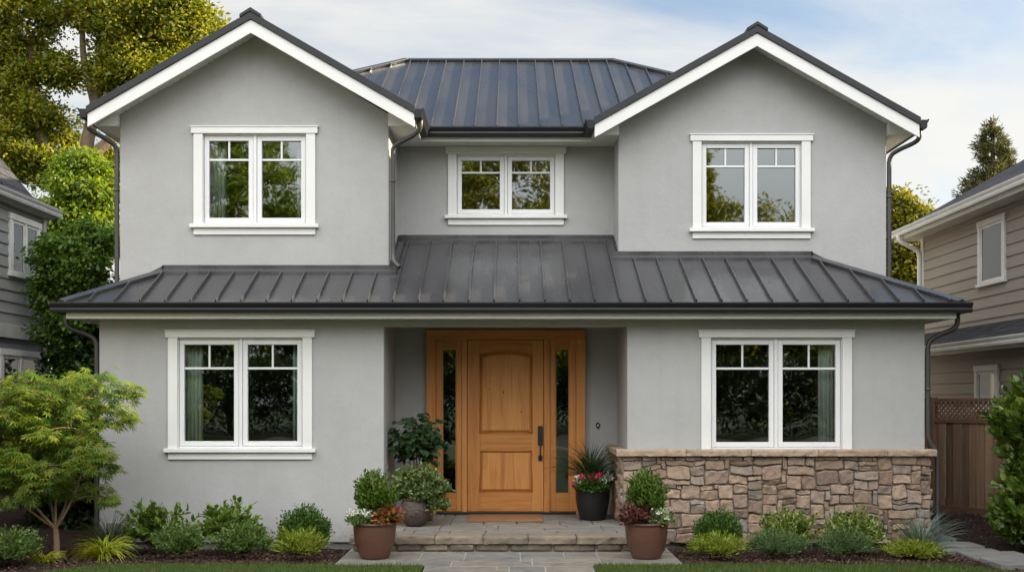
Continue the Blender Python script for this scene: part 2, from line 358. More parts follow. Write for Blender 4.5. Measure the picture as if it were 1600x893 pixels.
def stone_mat(name, stops, rough=0.85, bump=0.6, vscale=14):
    m, ns, ls = new_mat(name)
    out = node(ns, 'ShaderNodeOutputMaterial'); bs = node(ns, 'ShaderNodeBsdfPrincipled', {'Roughness': rough, 'Specular IOR Level': 0.25}); ls.new(bs.outputs[0], out.inputs[0])
    geo = node(ns, 'ShaderNodeNewGeometry'); v = coords(ns, ls)
    rp = ramp(ns, stops, 'LINEAR'); ls.new(geo.outputs['Random Per Island'], rp.inputs[0])
    n1 = node(ns, 'ShaderNodeTexNoise', {'Scale': float(vscale), 'Detail': 8, 'Roughness': 0.68, 'Distortion': 0.6}); ls.new(v, n1.inputs['Vector'])
    r2 = ramp(ns, [(0.3, (0.62, 0.60, 0.60)), (0.52, (1.0, 0.98, 0.95)), (0.72, (1.28, 1.2, 1.1))]); ls.new(n1.outputs[0], r2.inputs[0])
    mx = node(ns, 'ShaderNodeMix', {0: 0.85}, data_type='RGBA', blend_type='MULTIPLY'); ls.new(rp.outputs[0], mx.inputs[6]); ls.new(r2.outputs[0], mx.inputs[7]); ls.new(mx.outputs[2], bs.inputs['Base Color'])
    n2 = node(ns, 'ShaderNodeTexNoise', {'Scale': vscale * 2.2, 'Detail': 8, 'Roughness': 0.7}); ls.new(v, n2.inputs['Vector'])
    bp = node(ns, 'ShaderNodeBump', {'Strength': bump, 'Distance': 0.02}); ls.new(n2.outputs[0], bp.inputs['Height']); ls.new(bp.outputs[0], bs.inputs['Normal'])
    return m
FIELD = stone_mat('tan_fieldstone', [(0.0, (0.25, 0.175, 0.132)), (0.2, (0.36, 0.265, 0.195)), (0.36, (0.23, 0.17, 0.135)), (0.5, (0.37, 0.28, 0.21)), (0.64, (0.32, 0.23, 0.178)), (0.76, (0.25, 0.228, 0.205)), (0.88, (0.34, 0.24, 0.182)), (1.0, (0.29, 0.24, 0.197))], bump=0.9, vscale=12)
CAP = stone_mat('sandstone_cap', [(0, (0.33, 0.245, 0.18)), (1, (0.38, 0.295, 0.22))], bump=0.4)
FLAG = stone_mat('grey_flagstone', [(0, (0.170, 0.160, 0.140)), (0.3, (0.215, 0.190, 0.155)), (0.55, (0.150, 0.150, 0.145)), (0.8, (0.200, 0.172, 0.138)), (1, (0.180, 0.178, 0.165))], rough=0.7, bump=0.3, vscale=6)
EDGE = stone_mat('porch_edge_stone', [(0, (0.185, 0.155, 0.118)), (0.5, (0.225, 0.19, 0.145)), (1, (0.16, 0.138, 0.11))], bump=0.6, vscale=9)
SLATE = stone_mat('grey_stepping_stone', [(0, (0.16, 0.16, 0.155)), (1, (0.20, 0.195, 0.185))], bump=0.25, vscale=6)
JOINT = surf('pale_joint', (0.33, 0.315, 0.28), (0.26, 0.25, 0.22), scale=30, rough=0.95)
MULCH = surf('bark_mulch', (0.040, 0.018, 0.011), (0.014, 0.007, 0.005), scale=30, rough=0.95, bump=1.0, bscale=70, bdist=0.03)
CHIP = surf('bark_chip', (0.020, 0.009, 0.006), (0.050, 0.023, 0.014), c3=(0.12, 0.064, 0.038), scale=6, rough=0.9, island=0.85)
TURF = surf('turf_ground', (0.040, 0.062, 0.014), (0.028, 0.045, 0.010), scale=25, rough=0.9, bump=0.8, bscale=90)
BARK = surf('grey_brown_bark', (0.24, 0.165, 0.11), (0.10, 0.068, 0.045), scale=5, rough=0.9, bump=0.8, bscale=18, stretch=(3, 3, 0.5), bdist=0.04)
MBARK = surf('smooth_maple_bark', (0.26, 0.17, 0.10), (0.16, 0.105, 0.065), scale=8, rough=0.7, bump=0.3, bscale=30)
STEM = surf('green_brown_stem', (0.10, 0.075, 0.04), (0.06, 0.05, 0.025), scale=10, rough=0.8)
FENCE = wood_mat('weathered_fence_board', (0.185, 0.112, 0.066), (0.32, 0.21, 0.13), (0.08, 0.047, 0.030), 'Z', rough=0.85, island=0.4, coat=0, bump=0.3)
FENCEH = wood_mat('weathered_fence_rail', (0.15, 0.080, 0.050), (0.21, 0.122, 0.076), (0.08, 0.042, 0.028), 'X', rough=0.8, island=0.3, coat=0, bump=0.3)
ASPHALT = surf('asphalt', (0.055, 0.055, 0.057), (0.042, 0.042, 0.044), scale=8, rough=0.9, bump=0.3, bscale=150)

# ------------------------------------------------------------------ ground
mb = MB(); mb.add([(-400, -400, -0.6), (400, -400, -0.6), (400, 400, -0.6), (-400, 400, -0.6)], [(0, 1, 2, 3)])
props(mb.build('ground', TURF), kind='structure')

def bed_z(x, y):
    t = np.clip((y - 11.0) / 1.7, 0, 1); t = t*t*(3-2*t)
    z = -0.015 - 0.105 * t
    s = np.clip((np.abs(x) - 4.7) / 0.8, 0, 1) * np.clip((y - 12.5) / 3.0, 0, 1)
    z = z + s * 0.16
    return z + 0.012*np.sin(x*5.1 + y*2.3) * np.cos(y*6.7 - x*1.9) + 0.006*np.sin(x*17+1.0)*np.sin(y*19)
def bed(name, x0, x1, y0, y1, nx, ny):
    xs = np.linspace(x0, x1, nx); ys = np.linspace(y0, y1, ny); X, Y = np.meshgrid(xs, ys)
    V = np.stack([X, Y, bed_z(X, Y)], -1).reshape(-1, 3)
    i = np.arange(nx*ny).reshape(ny, nx)
    Fq = np.stack([i[:-1, :-1], i[:-1, 1:], i[1:, 1:], i[1:, :-1]], -1).reshape(-1, 4)
    return props(fast_mesh(name, V, Fq, 4, MULCH, smooth=True), kind='structure')
bed('mulch_bed', -14, -1.76, 8.5, 30, 150, 260)
bed('mulch_bed', 1.70, 14, 8.5, 30, 150, 260)

# lawn: two slabs with a softly curved back edge, cut by the path
def lawn_edge(x):
    e = 10.86 + 0.02*np.sin(x*1.7)
    l = np.clip((-x - 3.75) / 0.9, 0, 1.3); e = e - 1.0*l*l
    r = np.clip((x - 4.05) / 0.9, 0, 1.3); e = e - 1.0*r*r
    return e
def lawn(x0, x1, n):
    xs = np.linspace(x0, x1, n); A = [(x, lawn_edge(x)) for x in xs]; B = [(x, -11.0) for x in xs]
    m = MB(); V = []
    for (x, y), (x2, y2) in zip(A, B): V += [(x, y, 0.012), (x2, y2, 0.012), (x, y, -0.3)]
    fs = []
    for i in range(n-1):
        fs += [(3*i+1, 3*i+4, 3*i+3, 3*i), (3*i, 3*i+3, 3*i+5, 3*i+2)]
    m.add(V, fs)
    return props(m.build('lawn', TURF), kind='structure')
lawn(-30, -0.86, 120); lawn(0.80, 30, 120)
props(MB().box(-200, 200, -24, -12.5, -0.45, -0.12).build('street', ASPHALT), kind='structure')
props(MB().box(-200, 200, -12.5, -11.0, -0.45, 0.006).build('pavement', FOUND), kind='structure')
props(MB().box(-200, 200, -60, -24, -0.5, 0.0).build('far_lawn', TURF), kind='structure')

def pack(W, H, cell, wr, hr, rng):
    """random rectangle packing of a W x H panel: a list of (u0, v0, u1, v1)"""
    nx, ny = max(1, round(W/cell)), max(1, round(H/cell)); g = np.zeros((ny, nx), bool); out = []
    for j in range(ny):
        for i in range(nx):
            if g[j, i]: continue
            h = rng.choice(hr); w = max(rng.choice(wr), h)
            w = min(w, nx - i); h = min(h, ny - j)
            k = 0
            while k < w and not g[j, i+k]: k += 1
            w = k
            if nx - i - w == 1 and not g[j, nx-1]: w += 1
            while h > 1 and g[j:j+h, i:i+w].any(): h -= 1
            g[j:j+h, i:i+w] = True
            out.append((i*W/nx, j*H/ny, (i+w)*W/nx, (j+h)*H/ny))
    return out
def stones(rects, place, gap, depth, rng, jit=0.012, nu=7, nv=5, rough=0.006, edge=0.25, base=-0.012):
    """pillowed, slightly irregular stones; place(u, v, d) maps to the world"""
    V = []; Fq = []
    nrng = np.random.default_rng(rng.randrange(10**6))
    for (u0, v0, u1, v1) in rects:
        c = [[u0+gap, v0+gap], [u1-gap, v0+gap], [u1-gap, v1-gap], [u0+gap, v1-gap]]
        j = min(jit, (u1-u0)*0.12, (v1-v0)*0.16)
        for k, (sx, sy) in enumerate(((1, 1), (-1, 1), (-1, -1), (1, -1))):
            c[k][0] += sx*rng.uniform(-0.3, 1)*j; c[k][1] += sy*rng.uniform(-0.3, 1)*j
        D = depth * rng.uniform(0.7, 1.25); tx, ty = rng.uniform(-1, 1)*0.012, rng.uniform(-1, 1)*0.012
        b = len(V); cr = rng.uniform(0.02, 0.09)
        ph = nrng.uniform(0, 6.3, 6); fr = nrng.uniform(20, 60, 4)
        for q in range(nv+1):
            for p in range(nu+1):
                a, e = p/nu, q/nv
                # non-linear spacing: more rows near the edges
                a2, e2 = 0.5-0.5*math.cos(math.pi*a), 0.5-0.5*math.cos(math.pi*e)
                x = (1-a2)*(1-e2)*c[0][0] + a2*(1-e2)*c[1][0] + a2*e2*c[2][0] + (1-a2)*e2*c[3][0]
                y = (1-a2)*(1-e2)*c[0][1] + a2*(1-e2)*c[1][1] + a2*e2*c[2][1] + (1-a2)*e2*c[3][1]
                # round the corners
                ca = abs(2*a2-1); ce = abs(2*e2-1); k = max(0, ca+ce-1.55)/0.45
                cxm = sum(t[0] for t in c)/4; cym = sum(t[1] for t in c)/4
                x += (cxm-x)*k*cr; y += (cym-y)*k*cr
                wob = 0.35*jit
                x += wob*math.sin(fr[0]*y+ph[0])*(1 if ca > 0.9 else 0); y += wob*math.sin(fr[1]*x+ph[1])*(1 if ce > 0.9 else 0)
                prof = (1-ca**9)*(1-ce**9)
                m_ = min(1.0, prof/edge) if edge else 1.0
                d = base + (D - base)*m_**0.5 if not (ca > 0.999 or ce > 0.999) else base
                if m_ > 0.3: d += rough*(math.sin(fr[2]*x+ph[2])*math.sin(fr[3]*y+ph[3]) + nrng.uniform(-0.6, 0.6)) + tx*(2*a2-1) + ty*(2*e2-1)
                V.append(place(x, y, d))
        for q in range(nv):
            for p in range(nu):
                i = b + q*(nu+1)+p
                Fq.append((i, i+1, i+nu+2, i+nu+1))
    return V, Fq

def flags(rects, place, gap, rng, ch=0.004):
    V, Fq = [], []
    for (u0, v0, u1, v1) in rects:
        j = lambda: rng.uniform(0, 0.005); z = rng.uniform(-0.0015, 0.0015); tx, ty = rng.uniform(-0.001, 0.001), rng.uniform(-0.001, 0.001)
        c = [(u0+gap+j(), v0+gap+j()), (u1-gap-j(), v0+gap+j()), (u1-gap-j(), v1-gap-j()), (u0+gap+j(), v1-gap-j())]
        ring = []
        n = 6
        for k in range(4):
            (xa, ya), (xb, yb) = c[k], c[(k+1) % 4]
            for i in range(n):
                a = i/n; w = rng.uniform(-0.0025, 0.0025) if i else 0
                ring.append((xa+(xb-xa)*a+(w if abs(yb-ya) > abs(xb-xa) else 0), ya+(yb-ya)*a+(w if abs(xb-xa) >= abs(yb-ya) else 0)))
        mx_, my_ = (u0+u1)/2, (v0+v1)/2; b = len(V); N = len(ring)
        inn = [(x+ch*(1 if x < mx_ else -1), y+ch*(1 if y < my_ else -1)) for x, y in ring]
        V += [place(x, y, -0.014) for x, y in ring] + [place(x, y, -0.003+z) for x, y in ring] + [place(x, y, z+tx*(x-mx_)/(u1-u0)+ty*(y-my_)/(v1-v0)) for x, y in inn]
        for i in range(N):
            q = (i+1) % N; Fq += [(b+i, b+q, b+N+q, b+N+i), (b+N+i, b+N+q, b+2*N+q, b+2*N+i)]
        Fq.append(tuple(b+2*N+i for i in range(N)))
    return V, Fq
rng = random.Random(5)
# walkway: apron in front of the step and the narrower path through the lawn
STEP_Y, PORCH_X0, PORCH_X1, PORCH_Z = 11.87, -1.745, 1.69, 0.163
mb = MB(); mb.prism_z([(-1.76, 10.86), (-0.85, 10.86), (-0.85, -11), (0.79, -11), (0.79, 10.86), (1.70, 10.86), (1.70, 12.95), (-1.76, 12.95)], -0.3, -0.006)
props(mb.build('walkway_bed', JOINT), kind='structure')
r1 = pack(3.46, 1.06, 0.115, (3, 4, 5, 6, 7), (2, 3, 3), rng)
V1, F1 = flags(r1, lambda u, v, d: (-1.76+u, 10.85+v, d), 0.0045, rng)
r2 = pack(1.64, 9.0, 0.115, (3, 4, 5, 6, 7), (2, 3, 3), rng)
V2, F2 = flags(r2, lambda u, v, d: (-0.85+u, 1.85+v, d), 0.0045, rng)
V1 += V2; F1 += [tuple(i + len(V1) - len(V2) for i in f) for f in F2]
props(mk('flagstone_walkway', V1, F1, FLAG), kind='structure')

# ------------------------------------------------------------------ stone porch
porch = thing('stone_porch', (0, STEP_Y, 0), 'low flagstone porch with one rough stone step before the wooden door', 'porch')
mb = MB(); mb.box(PORCH_X0+0.05, PORCH_X1-0.05, STEP_Y+0.07, 12.99, -0.3, PORCH_Z-0.02); mb.box(-1.498, 1.348, 12.99, 14.26, -0.3, PORCH_Z-0.02)
mb.build('core', JOINT, porch)
ed = []; x = PORCH_X0
while x < PORCH_X1 - 0.02:
    w = rng.uniform(0.32, 0.62); w = w if PORCH_X1 - x - w > 0.25 else PORCH_X1 - x
    ed.append((x, w)); x += w
V = []; Fc = []
def rough_block(x0, x1, y0, y1, z0, z1, amp, nx=10, nz=4, ny=3):
    """block with a hewn front"""
    b = len(V); nr = np.random.default_rng(rng.randrange(10**6)); off = rng.uniform(-0.008, 0.008)
    prof = [(0, z0), (0, z0+(z1-z0)*0.3), (0, z0+(z1-z0)*0.65), (0.0, z1-0.008), (0.010, z1)]
    prof = [(y0 + dy + off, z) for dy, z in prof] + [(y0+0.1, z1+0.0005), (y1, z1)]
    m = len(prof)
    for i in range(nx+1):
        a = i/nx; xx = x0+(x1-x0)*a; e = 0.010 if i in (0, nx) else 0
        for k, (y, z) in enumerate(prof):
            hy = nr.normal(0, amp) if k < 5 else 0
            V.append((xx, y+hy+(e if k < 5 else 0), z + (nr.normal(0, amp*0.3) if k in (0, 4) else 0)))
    for i in range(nx):
        for k in range(m-1): Fc.append((b+i*m+k, b+(i+1)*m+k, b+(i+1)*m+k+1, b+i*m+k+1))
    for s in (0, nx):
        f = tuple(b+s*m+k for k in range(m)); Fc.append(f if s else f[::-1])
for x0, w in ed: rough_block(x0+0.003, x0+w-0.003, STEP_Y, STEP_Y+0.30, PORCH_Z-0.078, PORCH_Z+0.001, 0.006, nx=max(6, int(w/0.035)))
mk('edging_stone', V, Fc, EDGE, porch, smooth=True)
rr = pack(PORCH_X1-PORCH_X0-0.08, 0.092, 0.092, (3, 4, 5), (1,), rng)
Vr, Fr = stones(rr, lambda u, v, d: (PORCH_X0+0.04+u, STEP_Y+0.055-d, -0.004+v), 0.003, 0.022, rng, jit=0.006, rough=0.005)
for sx, xx in ((-1, PORCH_X0+0.05), (1, PORCH_X1-0.05)):
    r_ = pack(1.05, 0.092, 0.092, (2, 3, 4), (1,), rng)
    v_, f_ = stones(r_, lambda u, v, d: (xx+sx*d, STEP_Y+0.08+u, -0.004+v), 0.006, 0.02, rng, jit=0.006)
    n0 = len(Vr); Vr += v_; Fr += [tuple(i+n0 for i in f) if sx > 0 else tuple(i+n0 for i in f[::-1]) for f in f_]
mk('riser', Vr, Fr, EDGE, porch, smooth=True)
r1 = pack(PORCH_X1-PORCH_X0, 0.82, 0.13, (3, 4, 5, 6), (2, 2, 3), rng)
Va, Fa = flags(r1, lambda u, v, d: (PORCH_X0+u, STEP_Y+0.30+v, PORCH_Z+d), 0.0045, rng)
r2 = pack(2.84, 1.26, 0.13, (3, 4, 5, 6), (2, 2, 3), rng)
Vb, Fb = flags(r2, lambda u, v, d: (-1.496+u, STEP_Y+1.12+v, PORCH_Z+d), 0.0045, rng)
n0 = len(Va); Va += Vb; Fa += [tuple(i+n0 for i in f) for f in Fb]
mk('paving', Va, Fa, FLAG, porch)

# ------------------------------------------------------------------ the house
house = thing('grey_house', (0, 13.0, 0), 'two storey grey stucco house with twin gables, metal roofs and wooden front door', 'house')
Y0 = 13.0                       # ground floor front
YL, YR, YC = 13.6, 14.06, 14.65 # upper fronts: two gables and the recessed middle
XW0, XW1 = -4.84, 4.84
GX0, GX1, HX0, HX1 = -4.81, -1.507, 1.347, 4.746
def wall_panel(x0, x1, z0, z1, y, th, holes, apex=None):
    xs = sorted({x0, x1, *[h[0] for h in holes], *[h[1] for h in holes]}); zs = sorted({z0, z1, *[h[2] for h in holes], *[h[3] for h in holes]})
    m = MB(); idx = {}
    def vid(x, yy, z):
        k = (round(x, 5), round(yy, 5), round(z, 5))
        if k not in idx: idx[k] = len(m.v); m.v.append((x, yy, z))
        return idx[k]
    solid = lambda i, j: 0 <= i < len(xs)-1 and 0 <= j < len(zs)-1 and not any(h[0]-1e-6 <= (xs[i]+xs[i+1])/2 <= h[1]+1e-6 and h[2] <= (zs[j]+zs[j+1])/2 <= h[3] for h in holes)
    for i in range(len(xs)-1):
        for j in range(len(zs)-1):
            if not solid(i, j): continue
            a, b, c, d = xs[i], xs[i+1], zs[j], zs[j+1]; q = y+th
            m.f.append((vid(a, y, c), vid(b, y, c), vid(b, y, d), vid(a, y, d)))
            m.f.append((vid(a, q, d), vid(b, q, d), vid(b, q, c), vid(a, q, c)))
            if not solid(i-1, j): m.f.append((vid(a, q, c), vid(a, y, c), vid(a, y, d), vid(a, q, d)))
            if not solid(i+1, j): m.f.append((vid(b, y, c), vid(b, q, c), vid(b, q, d), vid(b, y, d)))
            if not solid(i, j-1): m.f.append((vid(a, q, c), vid(b, q, c), vid(b, y, c), vid(a, y, c)))
            if not solid(i, j+1) and not (apex and j == len(zs)-2): m.f.append((vid(a, y, d), vid(b, y, d), vid(b, q, d), vid(a, q, d)))
    if apex:
        ax, az = apex; q = y+th
        m.f.append(tuple([vid(x, y, z1) for x in xs] + [vid(ax, y, az)]))
        m.f.append(tuple([vid(x, q, z1) for x in xs[::-1]] + [vid(ax, q, az)]))
        m.f.append((vid(x0, q, z1), vid(x0, y, z1), vid(ax, y, az), vid(ax, q, az)))
        m.f.append((vid(x1, y, z1), vid(x1, q, z1), vid(ax, q, az), vid(ax, y, az)))
    return m
# windows: casing outer edges, header top, casing bottom (pixels measured on the photograph, at the wall's own distance)
def win_rect(D, c0, c1, htop, cbot): return dict(D=D, x0=PX(c0, D), x1=PX(c1, D), z1=PZ(htop, D), z0=PZ(cbot, D))
WINS = dict(ll=win_rect(Y0, 263, 488, 515, 700), lr=win_rect(Y0, 1095.5, 1330.5, 515, 701.5),
            ul=win_rect(YL, 303, 493, 197.5, 350.5), ur=win_rect(YR, 1082, 1266, 209.7, 357), uc=win_rect(YC, 700, 881, 230, 336.5))
CASW, HEADH = 0.112, 0.09
def hole(w): return (w['x0']+CASW-0.02, w['x1']-CASW+0.02, w['z0'], w['z1']-HEADH+0.01)
GAP_L = dict(c=-3.12, half=1.965, y=YL-0.35, top=6.245, s=0.575)
GAP_R = dict(c=3.03, half=2.02, y=YR-0.35, top=6.235, s=0.562)
def roof_z(g, x): return g['top'] - g['s']*abs(x-g['c'])
SOF2 = 4.967
wall_panel(XW0, XW1, -0.045, 2.62, Y0, 0.2, [hole(WINS['ll']), hole(WINS['lr']), (-1.50, 1.35, -0.045, 2.483)]).build('wall', STUCCO, house, bevel=0.012)
wall_panel(GX0, GX1, 2.8, roof_z(GAP_L, GX0)-0.15, YL, 0.2, [hole(WINS['ul'])], apex=(GAP_L['c'], GAP_L['top']-0.15)).build('wall', STUCCO, house, bevel=0.012)
wall_panel(HX0, HX1, 2.9, roof_z(GAP_R, HX1)-0.15, YR, 0.2, [hole(WINS['ur'])], apex=(GAP_R['c'], GAP_R['top']-0.15)).build('wall', STUCCO, house, bevel=0.012)
wall_panel(GX1-0.15, HX0+0.15, 2.9, 5.05, YC, 0.2, [hole(WINS['uc'])]).build('wall', STUCCO, house)
DX0, DX1, DZ1 = PX(666, 14.2), PX(914, 14.2), PZ(515, 14.2)
m = wall_panel(-1.5, 1.35, 0.0, 2.6, 14.25, 0.15, [(DX0+0.02, DX1-0.02, 0.0, DZ1-0.02)]); m.build('wall', STUCCO, house)
m = MB(); m.box(-1.7, -1.5, Y0+0.2, 14.4, -0.04, 2.6); m.box(1.35, 1.55, Y0+0.2, 14.4, -0.04, 2.6); m.box(-1.5, 1.35, Y0+0.2, 14.25, 2.6, 2.66); m.build('porch_recess', STUCCO, house)
m = MB(); m.box(XW0, XW0+0.2, Y0+0.2, 21, -0.04, 2.62); m.box(XW1-0.2, XW1, Y0+0.2, 21, -0.04, 2.62); m.box(XW0, XW1, 21, 21.2, -0.04, 5.0)
m.box(GX0, GX0+0.2, YL+0.2, 21, 2.7, 5.05); m.box(HX1-0.2, HX1, YR+0.2, 21, 2.7, 5.05)
m.box(GX1-0.2, GX1, YL+0.2, YC-0.001, 2.8, 5.05); m.box(HX0, HX0+0.2, YR+0.2, YC-0.001, 2.9, 5.05)
m.build('side_wall', STUCCO, house)
m = MB(); m.box(XW0+0.03, -1.47, Y0+0.025, 21, -0.6, -0.045); m.box(1.32, XW1-0.03, Y0-0.035, 21, -0.6, -0.045); m.build('foundation', FOUND, house)
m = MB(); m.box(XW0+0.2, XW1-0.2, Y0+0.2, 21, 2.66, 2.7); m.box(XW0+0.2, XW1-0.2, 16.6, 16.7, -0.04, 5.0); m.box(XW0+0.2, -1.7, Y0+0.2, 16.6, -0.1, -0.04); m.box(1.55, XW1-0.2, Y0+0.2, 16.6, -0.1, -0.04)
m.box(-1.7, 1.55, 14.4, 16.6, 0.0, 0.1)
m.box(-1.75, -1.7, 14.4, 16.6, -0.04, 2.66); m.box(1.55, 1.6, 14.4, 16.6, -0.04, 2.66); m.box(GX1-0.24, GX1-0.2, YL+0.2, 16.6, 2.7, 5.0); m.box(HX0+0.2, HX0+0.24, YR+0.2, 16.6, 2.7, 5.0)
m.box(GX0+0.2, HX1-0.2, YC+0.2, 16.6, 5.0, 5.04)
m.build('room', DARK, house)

def make_window(w, sill=True):
    D, x0, x1, z0, z1 = w['D'], w['x0'], w['x1'], w['z0'], w['z1']
    hx0, hx1, hz0, hz1 = hole(w)
    m = MB(); hb = z1-HEADH
    m.box(x0, x0+CASW, D-0.024, D+0.0, z0, hb); m.box(x1-CASW, x1, D-0.024, D+0.0, z0, hb)
    m.box(x0+CASW, x1-CASW, D+0.0, D+0.08, hb-0.0, hb+0.008)
    cs = m.build('window', WHITE, house, bevel=0.003)
    h = MB(); h.box(x0-0.03, x1+0.03, D-0.034, D, hb, z1-0.014); h.box(x0-0.04, x1+0.04, D-0.042, D, z1-0.014, z1); h.build('header', WHITE, cs, bevel=0.003)
    f = MB()   # frame inside the opening with a slim mullion
    jx0, jx1 = x0+CASW-0.018, x1-CASW+0.018; mid = (x0+x1)/2; yb, yf = D+0.11, D+0.012
    f.box(jx0, jx0+0.026, yf, yb, z0, hb); f.box(jx1-0.026, jx1, yf, yb, z0, hb); f.box(jx0+0.026, jx1-0.026, yf, yb, hb-0.022, hb); f.box(jx0+0.026, jx1-0.026, yf, yb, z0, z0+0.024)
    f.box(mid-0.02, mid+0.02, yf, yb, z0+0.024, hb-0.022); f.build('frame', SASH, cs, bevel=0.003)
    for a, b in ((jx0+0.030, mid-0.024), (mid+0.024, jx1-0.030)):
        s = MB(); st = 0.056; zb, zt = z0+0.028, hb-0.026; ya, yc = D+0.022, D+0.075
        s.box(a, a+st, ya, yc, zb, zt); s.box(b-st, b, ya, yc, zb, zt); s.box(a+st, b-st, ya, yc, zt-st, zt); s.box(a+st, b-st, ya, yc, zb, zb+st)
        gz0, gz1 = zb+st, zt-st; zm = gz1 - (gz1-gz0)*0.245
        s.box(a+st, b-st, D+0.036, D+0.048, zm-0.013, zm+0.013); s.box((a+b)/2-0.012, (a+b)/2+0.012, D+0.036, D+0.048, zm+0.013, gz1)
        so = s.build('sash', SASH, cs, bevel=0.004)
        g = MB(); g.add([(a+st-0.005, D+0.056, gz0-0.005), (b-st+0.005, D+0.056, gz0-0.005), (b-st+0.005, D+0.056, gz1+0.005), (a+st-0.005, D+0.056, gz1+0.005)], [(0, 1, 2, 3)])
        go = g.build('pane', UGLASS if z0 > 3 else GLASS, cs)
    if sill:
        k = MB(); k.box(x0-0.042, x1+0.042, D-0.06, D+0.012, z0-0.044, z0); k.box(x0, x1, D-0.022, D, z0-0.128, z0-0.044); k.build('sill', WHITE, cs, bevel=0.004)
    return cs
for key in ('ll', 'lr', 'ul', 'ur', 'uc'): make_window(WINS[key], key != 'lr')

def curtain(x0, x1, z0, z1, y, label, mat=CURTAIN):
    n = 48; V = []; Fq = []
    for i in range(n+1):
        a = i/n; x = x0+(x1-x0)*a
        for k, z in enumerate((z1, z1*0.5+z0*0.5, z0)):
            V.append((x, y+0.022*math.sin(a*26+0.4*k)+0.01*math.sin(a*51+1), z))
    for i in range(n):
        for k in range(2): Fq.append((3*i+k, 3*i+3+k, 3*i+4+k, 3*i+1+k))
    o = mk('curtain', V, Fq, mat, smooth=True, loc=((x0+x1)/2, y, z0)); so = o.modifiers.new('thick', 'SOLIDIFY'); so.thickness = 0.003
    return props(o, label, 'curtain', 'curtains inside the windows')
D = Y0
curtain(PX(283, D), PX(309, D), 0.95, 2.4, D+0.2, 'pale green drape gathered at the maple side of the ground floor window')
curtain(PX(452, D), PX(472, D), 0.95, 2.4, D+0.2, 'pale drape gathered at the porch side of the ground floor window above shrubs')
curtain(PX(1286, D), PX(1310, D), 1.0, 2.4, D+0.2, 'pale drape in the ground floor window above the stone wainscot')
D = YL
curtain(PX(320, D), PX(346, D), PZ(352, D), PZ(212, D), D+0.2, 'pale drape at the tree side of the upper window in the higher gable')
curtain(PX(459, D), PX(477, D), PZ(352, D), PZ(212, D), D+0.2, 'narrow green drape at the middle side of the upper window in the higher gable')

# --- lower (skirt) roof
EY, EZ, SL = 12.70, 2.741, 0.5
EX0, EX1 = -5.167, 5.15
lz = lambda y: EZ + SL*(y-EY)
front = [(EX0, EY), (EX1, EY), (EX1-(YR-EY), YR), (HX0, YR), (HX0, YC), (GX1, YC), (GX1, YL), (EX0+(YL-EY), YL)]
m = MB(); m.sheet([(x, y, lz(y)) for x, y in front], 0.03)
def top_y(x):
    if x < EX0+(YL-EY): return EY+(x-EX0)
    if x < GX1: return YL
    if x < HX0: return YC
    if x < EX1-(YR-EY): return YR
    return EY+(EX1-x)
pr = m.build('porch_roof', METAL, house)
SP = 0.2895; nrm = Vector((0, -SL, 1)).normalized()
sm = MB(); k = -18
while -0.205+SP*k < EX1-0.12:
    x = -0.205+SP*k; k += 1
    if x < EX0+0.12: continue
    y1 = top_y(x) - 0.05
    if y1 < EY+0.08: continue
    a = Vector((x, EY-0.005, lz(EY-0.005))); b = Vector((x, y1, lz(y1)))
    sm.bar(a, b, 0.018, 0.042, nrm)
sm.build('standing_seam', METAL, pr, bevel=0.003)
lx = lambda x: EZ + SL*(x-EX0); rx = lambda x: EZ + SL*(EX1-x)
sd = MB(); se = MB(); sd.sheet([(EX0, EY, EZ), (EX0+(YL-EY), YL, lz(YL)), (GX0, YL, lx(GX0)), (GX0, 21, lx(GX0)), (EX0, 21, EZ)], 0.03)
se.sheet([(EX1, EY, EZ), (EX1, 21, EZ), (HX1, 21, rx(HX1)), (HX1, YR, rx(HX1)), (EX1-(YR-EY), YR, lz(YR))], 0.03)
for yy in np.arange(13.2, 20.8, SP):
    a, b = (EX0-0.005, yy, EZ), (GX0 if yy > YL else EX0+(yy-EY)-0.05, yy, lx(GX0) if yy > YL else lx(EX0+(yy-EY)-0.05)); sd.bar(a, b, 0.016, 0.036)
    xx = HX1 if yy > YR else EX1-(yy-EY)+0.05; se.bar((EX1+0.005, yy, EZ), (xx, yy, rx(xx)), 0.016, 0.036)
sd.build('side_roof', METAL, house); se.build('side_roof', METAL, house)
def hip_cap(p0, p1, n1, n2, w=0.085, h=0.042):
    p0, p1 = Vector(p0), Vector(p1); d = (p1-p0).normalized()
    n1, n2 = Vector(n1).normalized(), Vector(n2).normalized()
    e1 = d.cross(n1); e2 = d.cross(n2)
    up = (n1+n2).normalized()
    if e1.dot(n2) > 0: e1 = -e1
    if e2.dot(n1) > 0: e2 = -e2
    c = up*h*1.08
    sec = [c, e1*w+n1*h, e1*w+n1*0.002, e2*w+n2*0.002, e2*w+n2*h]
    return [p0+s for s in sec], [p1+s for s in sec]
A = hip_cap((EX0, EY, EZ), (EX0+(YL-EY), YL, lz(YL)), (0, -SL, 1), (-SL, 0, 1)); MB().loft(*A).build('hip_cap', METAL, house, bevel=0.003)
m = MB()
A = hip_cap((EX1, EY, EZ), (EX1-(YR-EY), YR, lz(YR)), (0, -SL, 1), (SL, 0, 1)); m.loft(*A)
m.build('hip_cap', METAL, house, bevel=0.003)
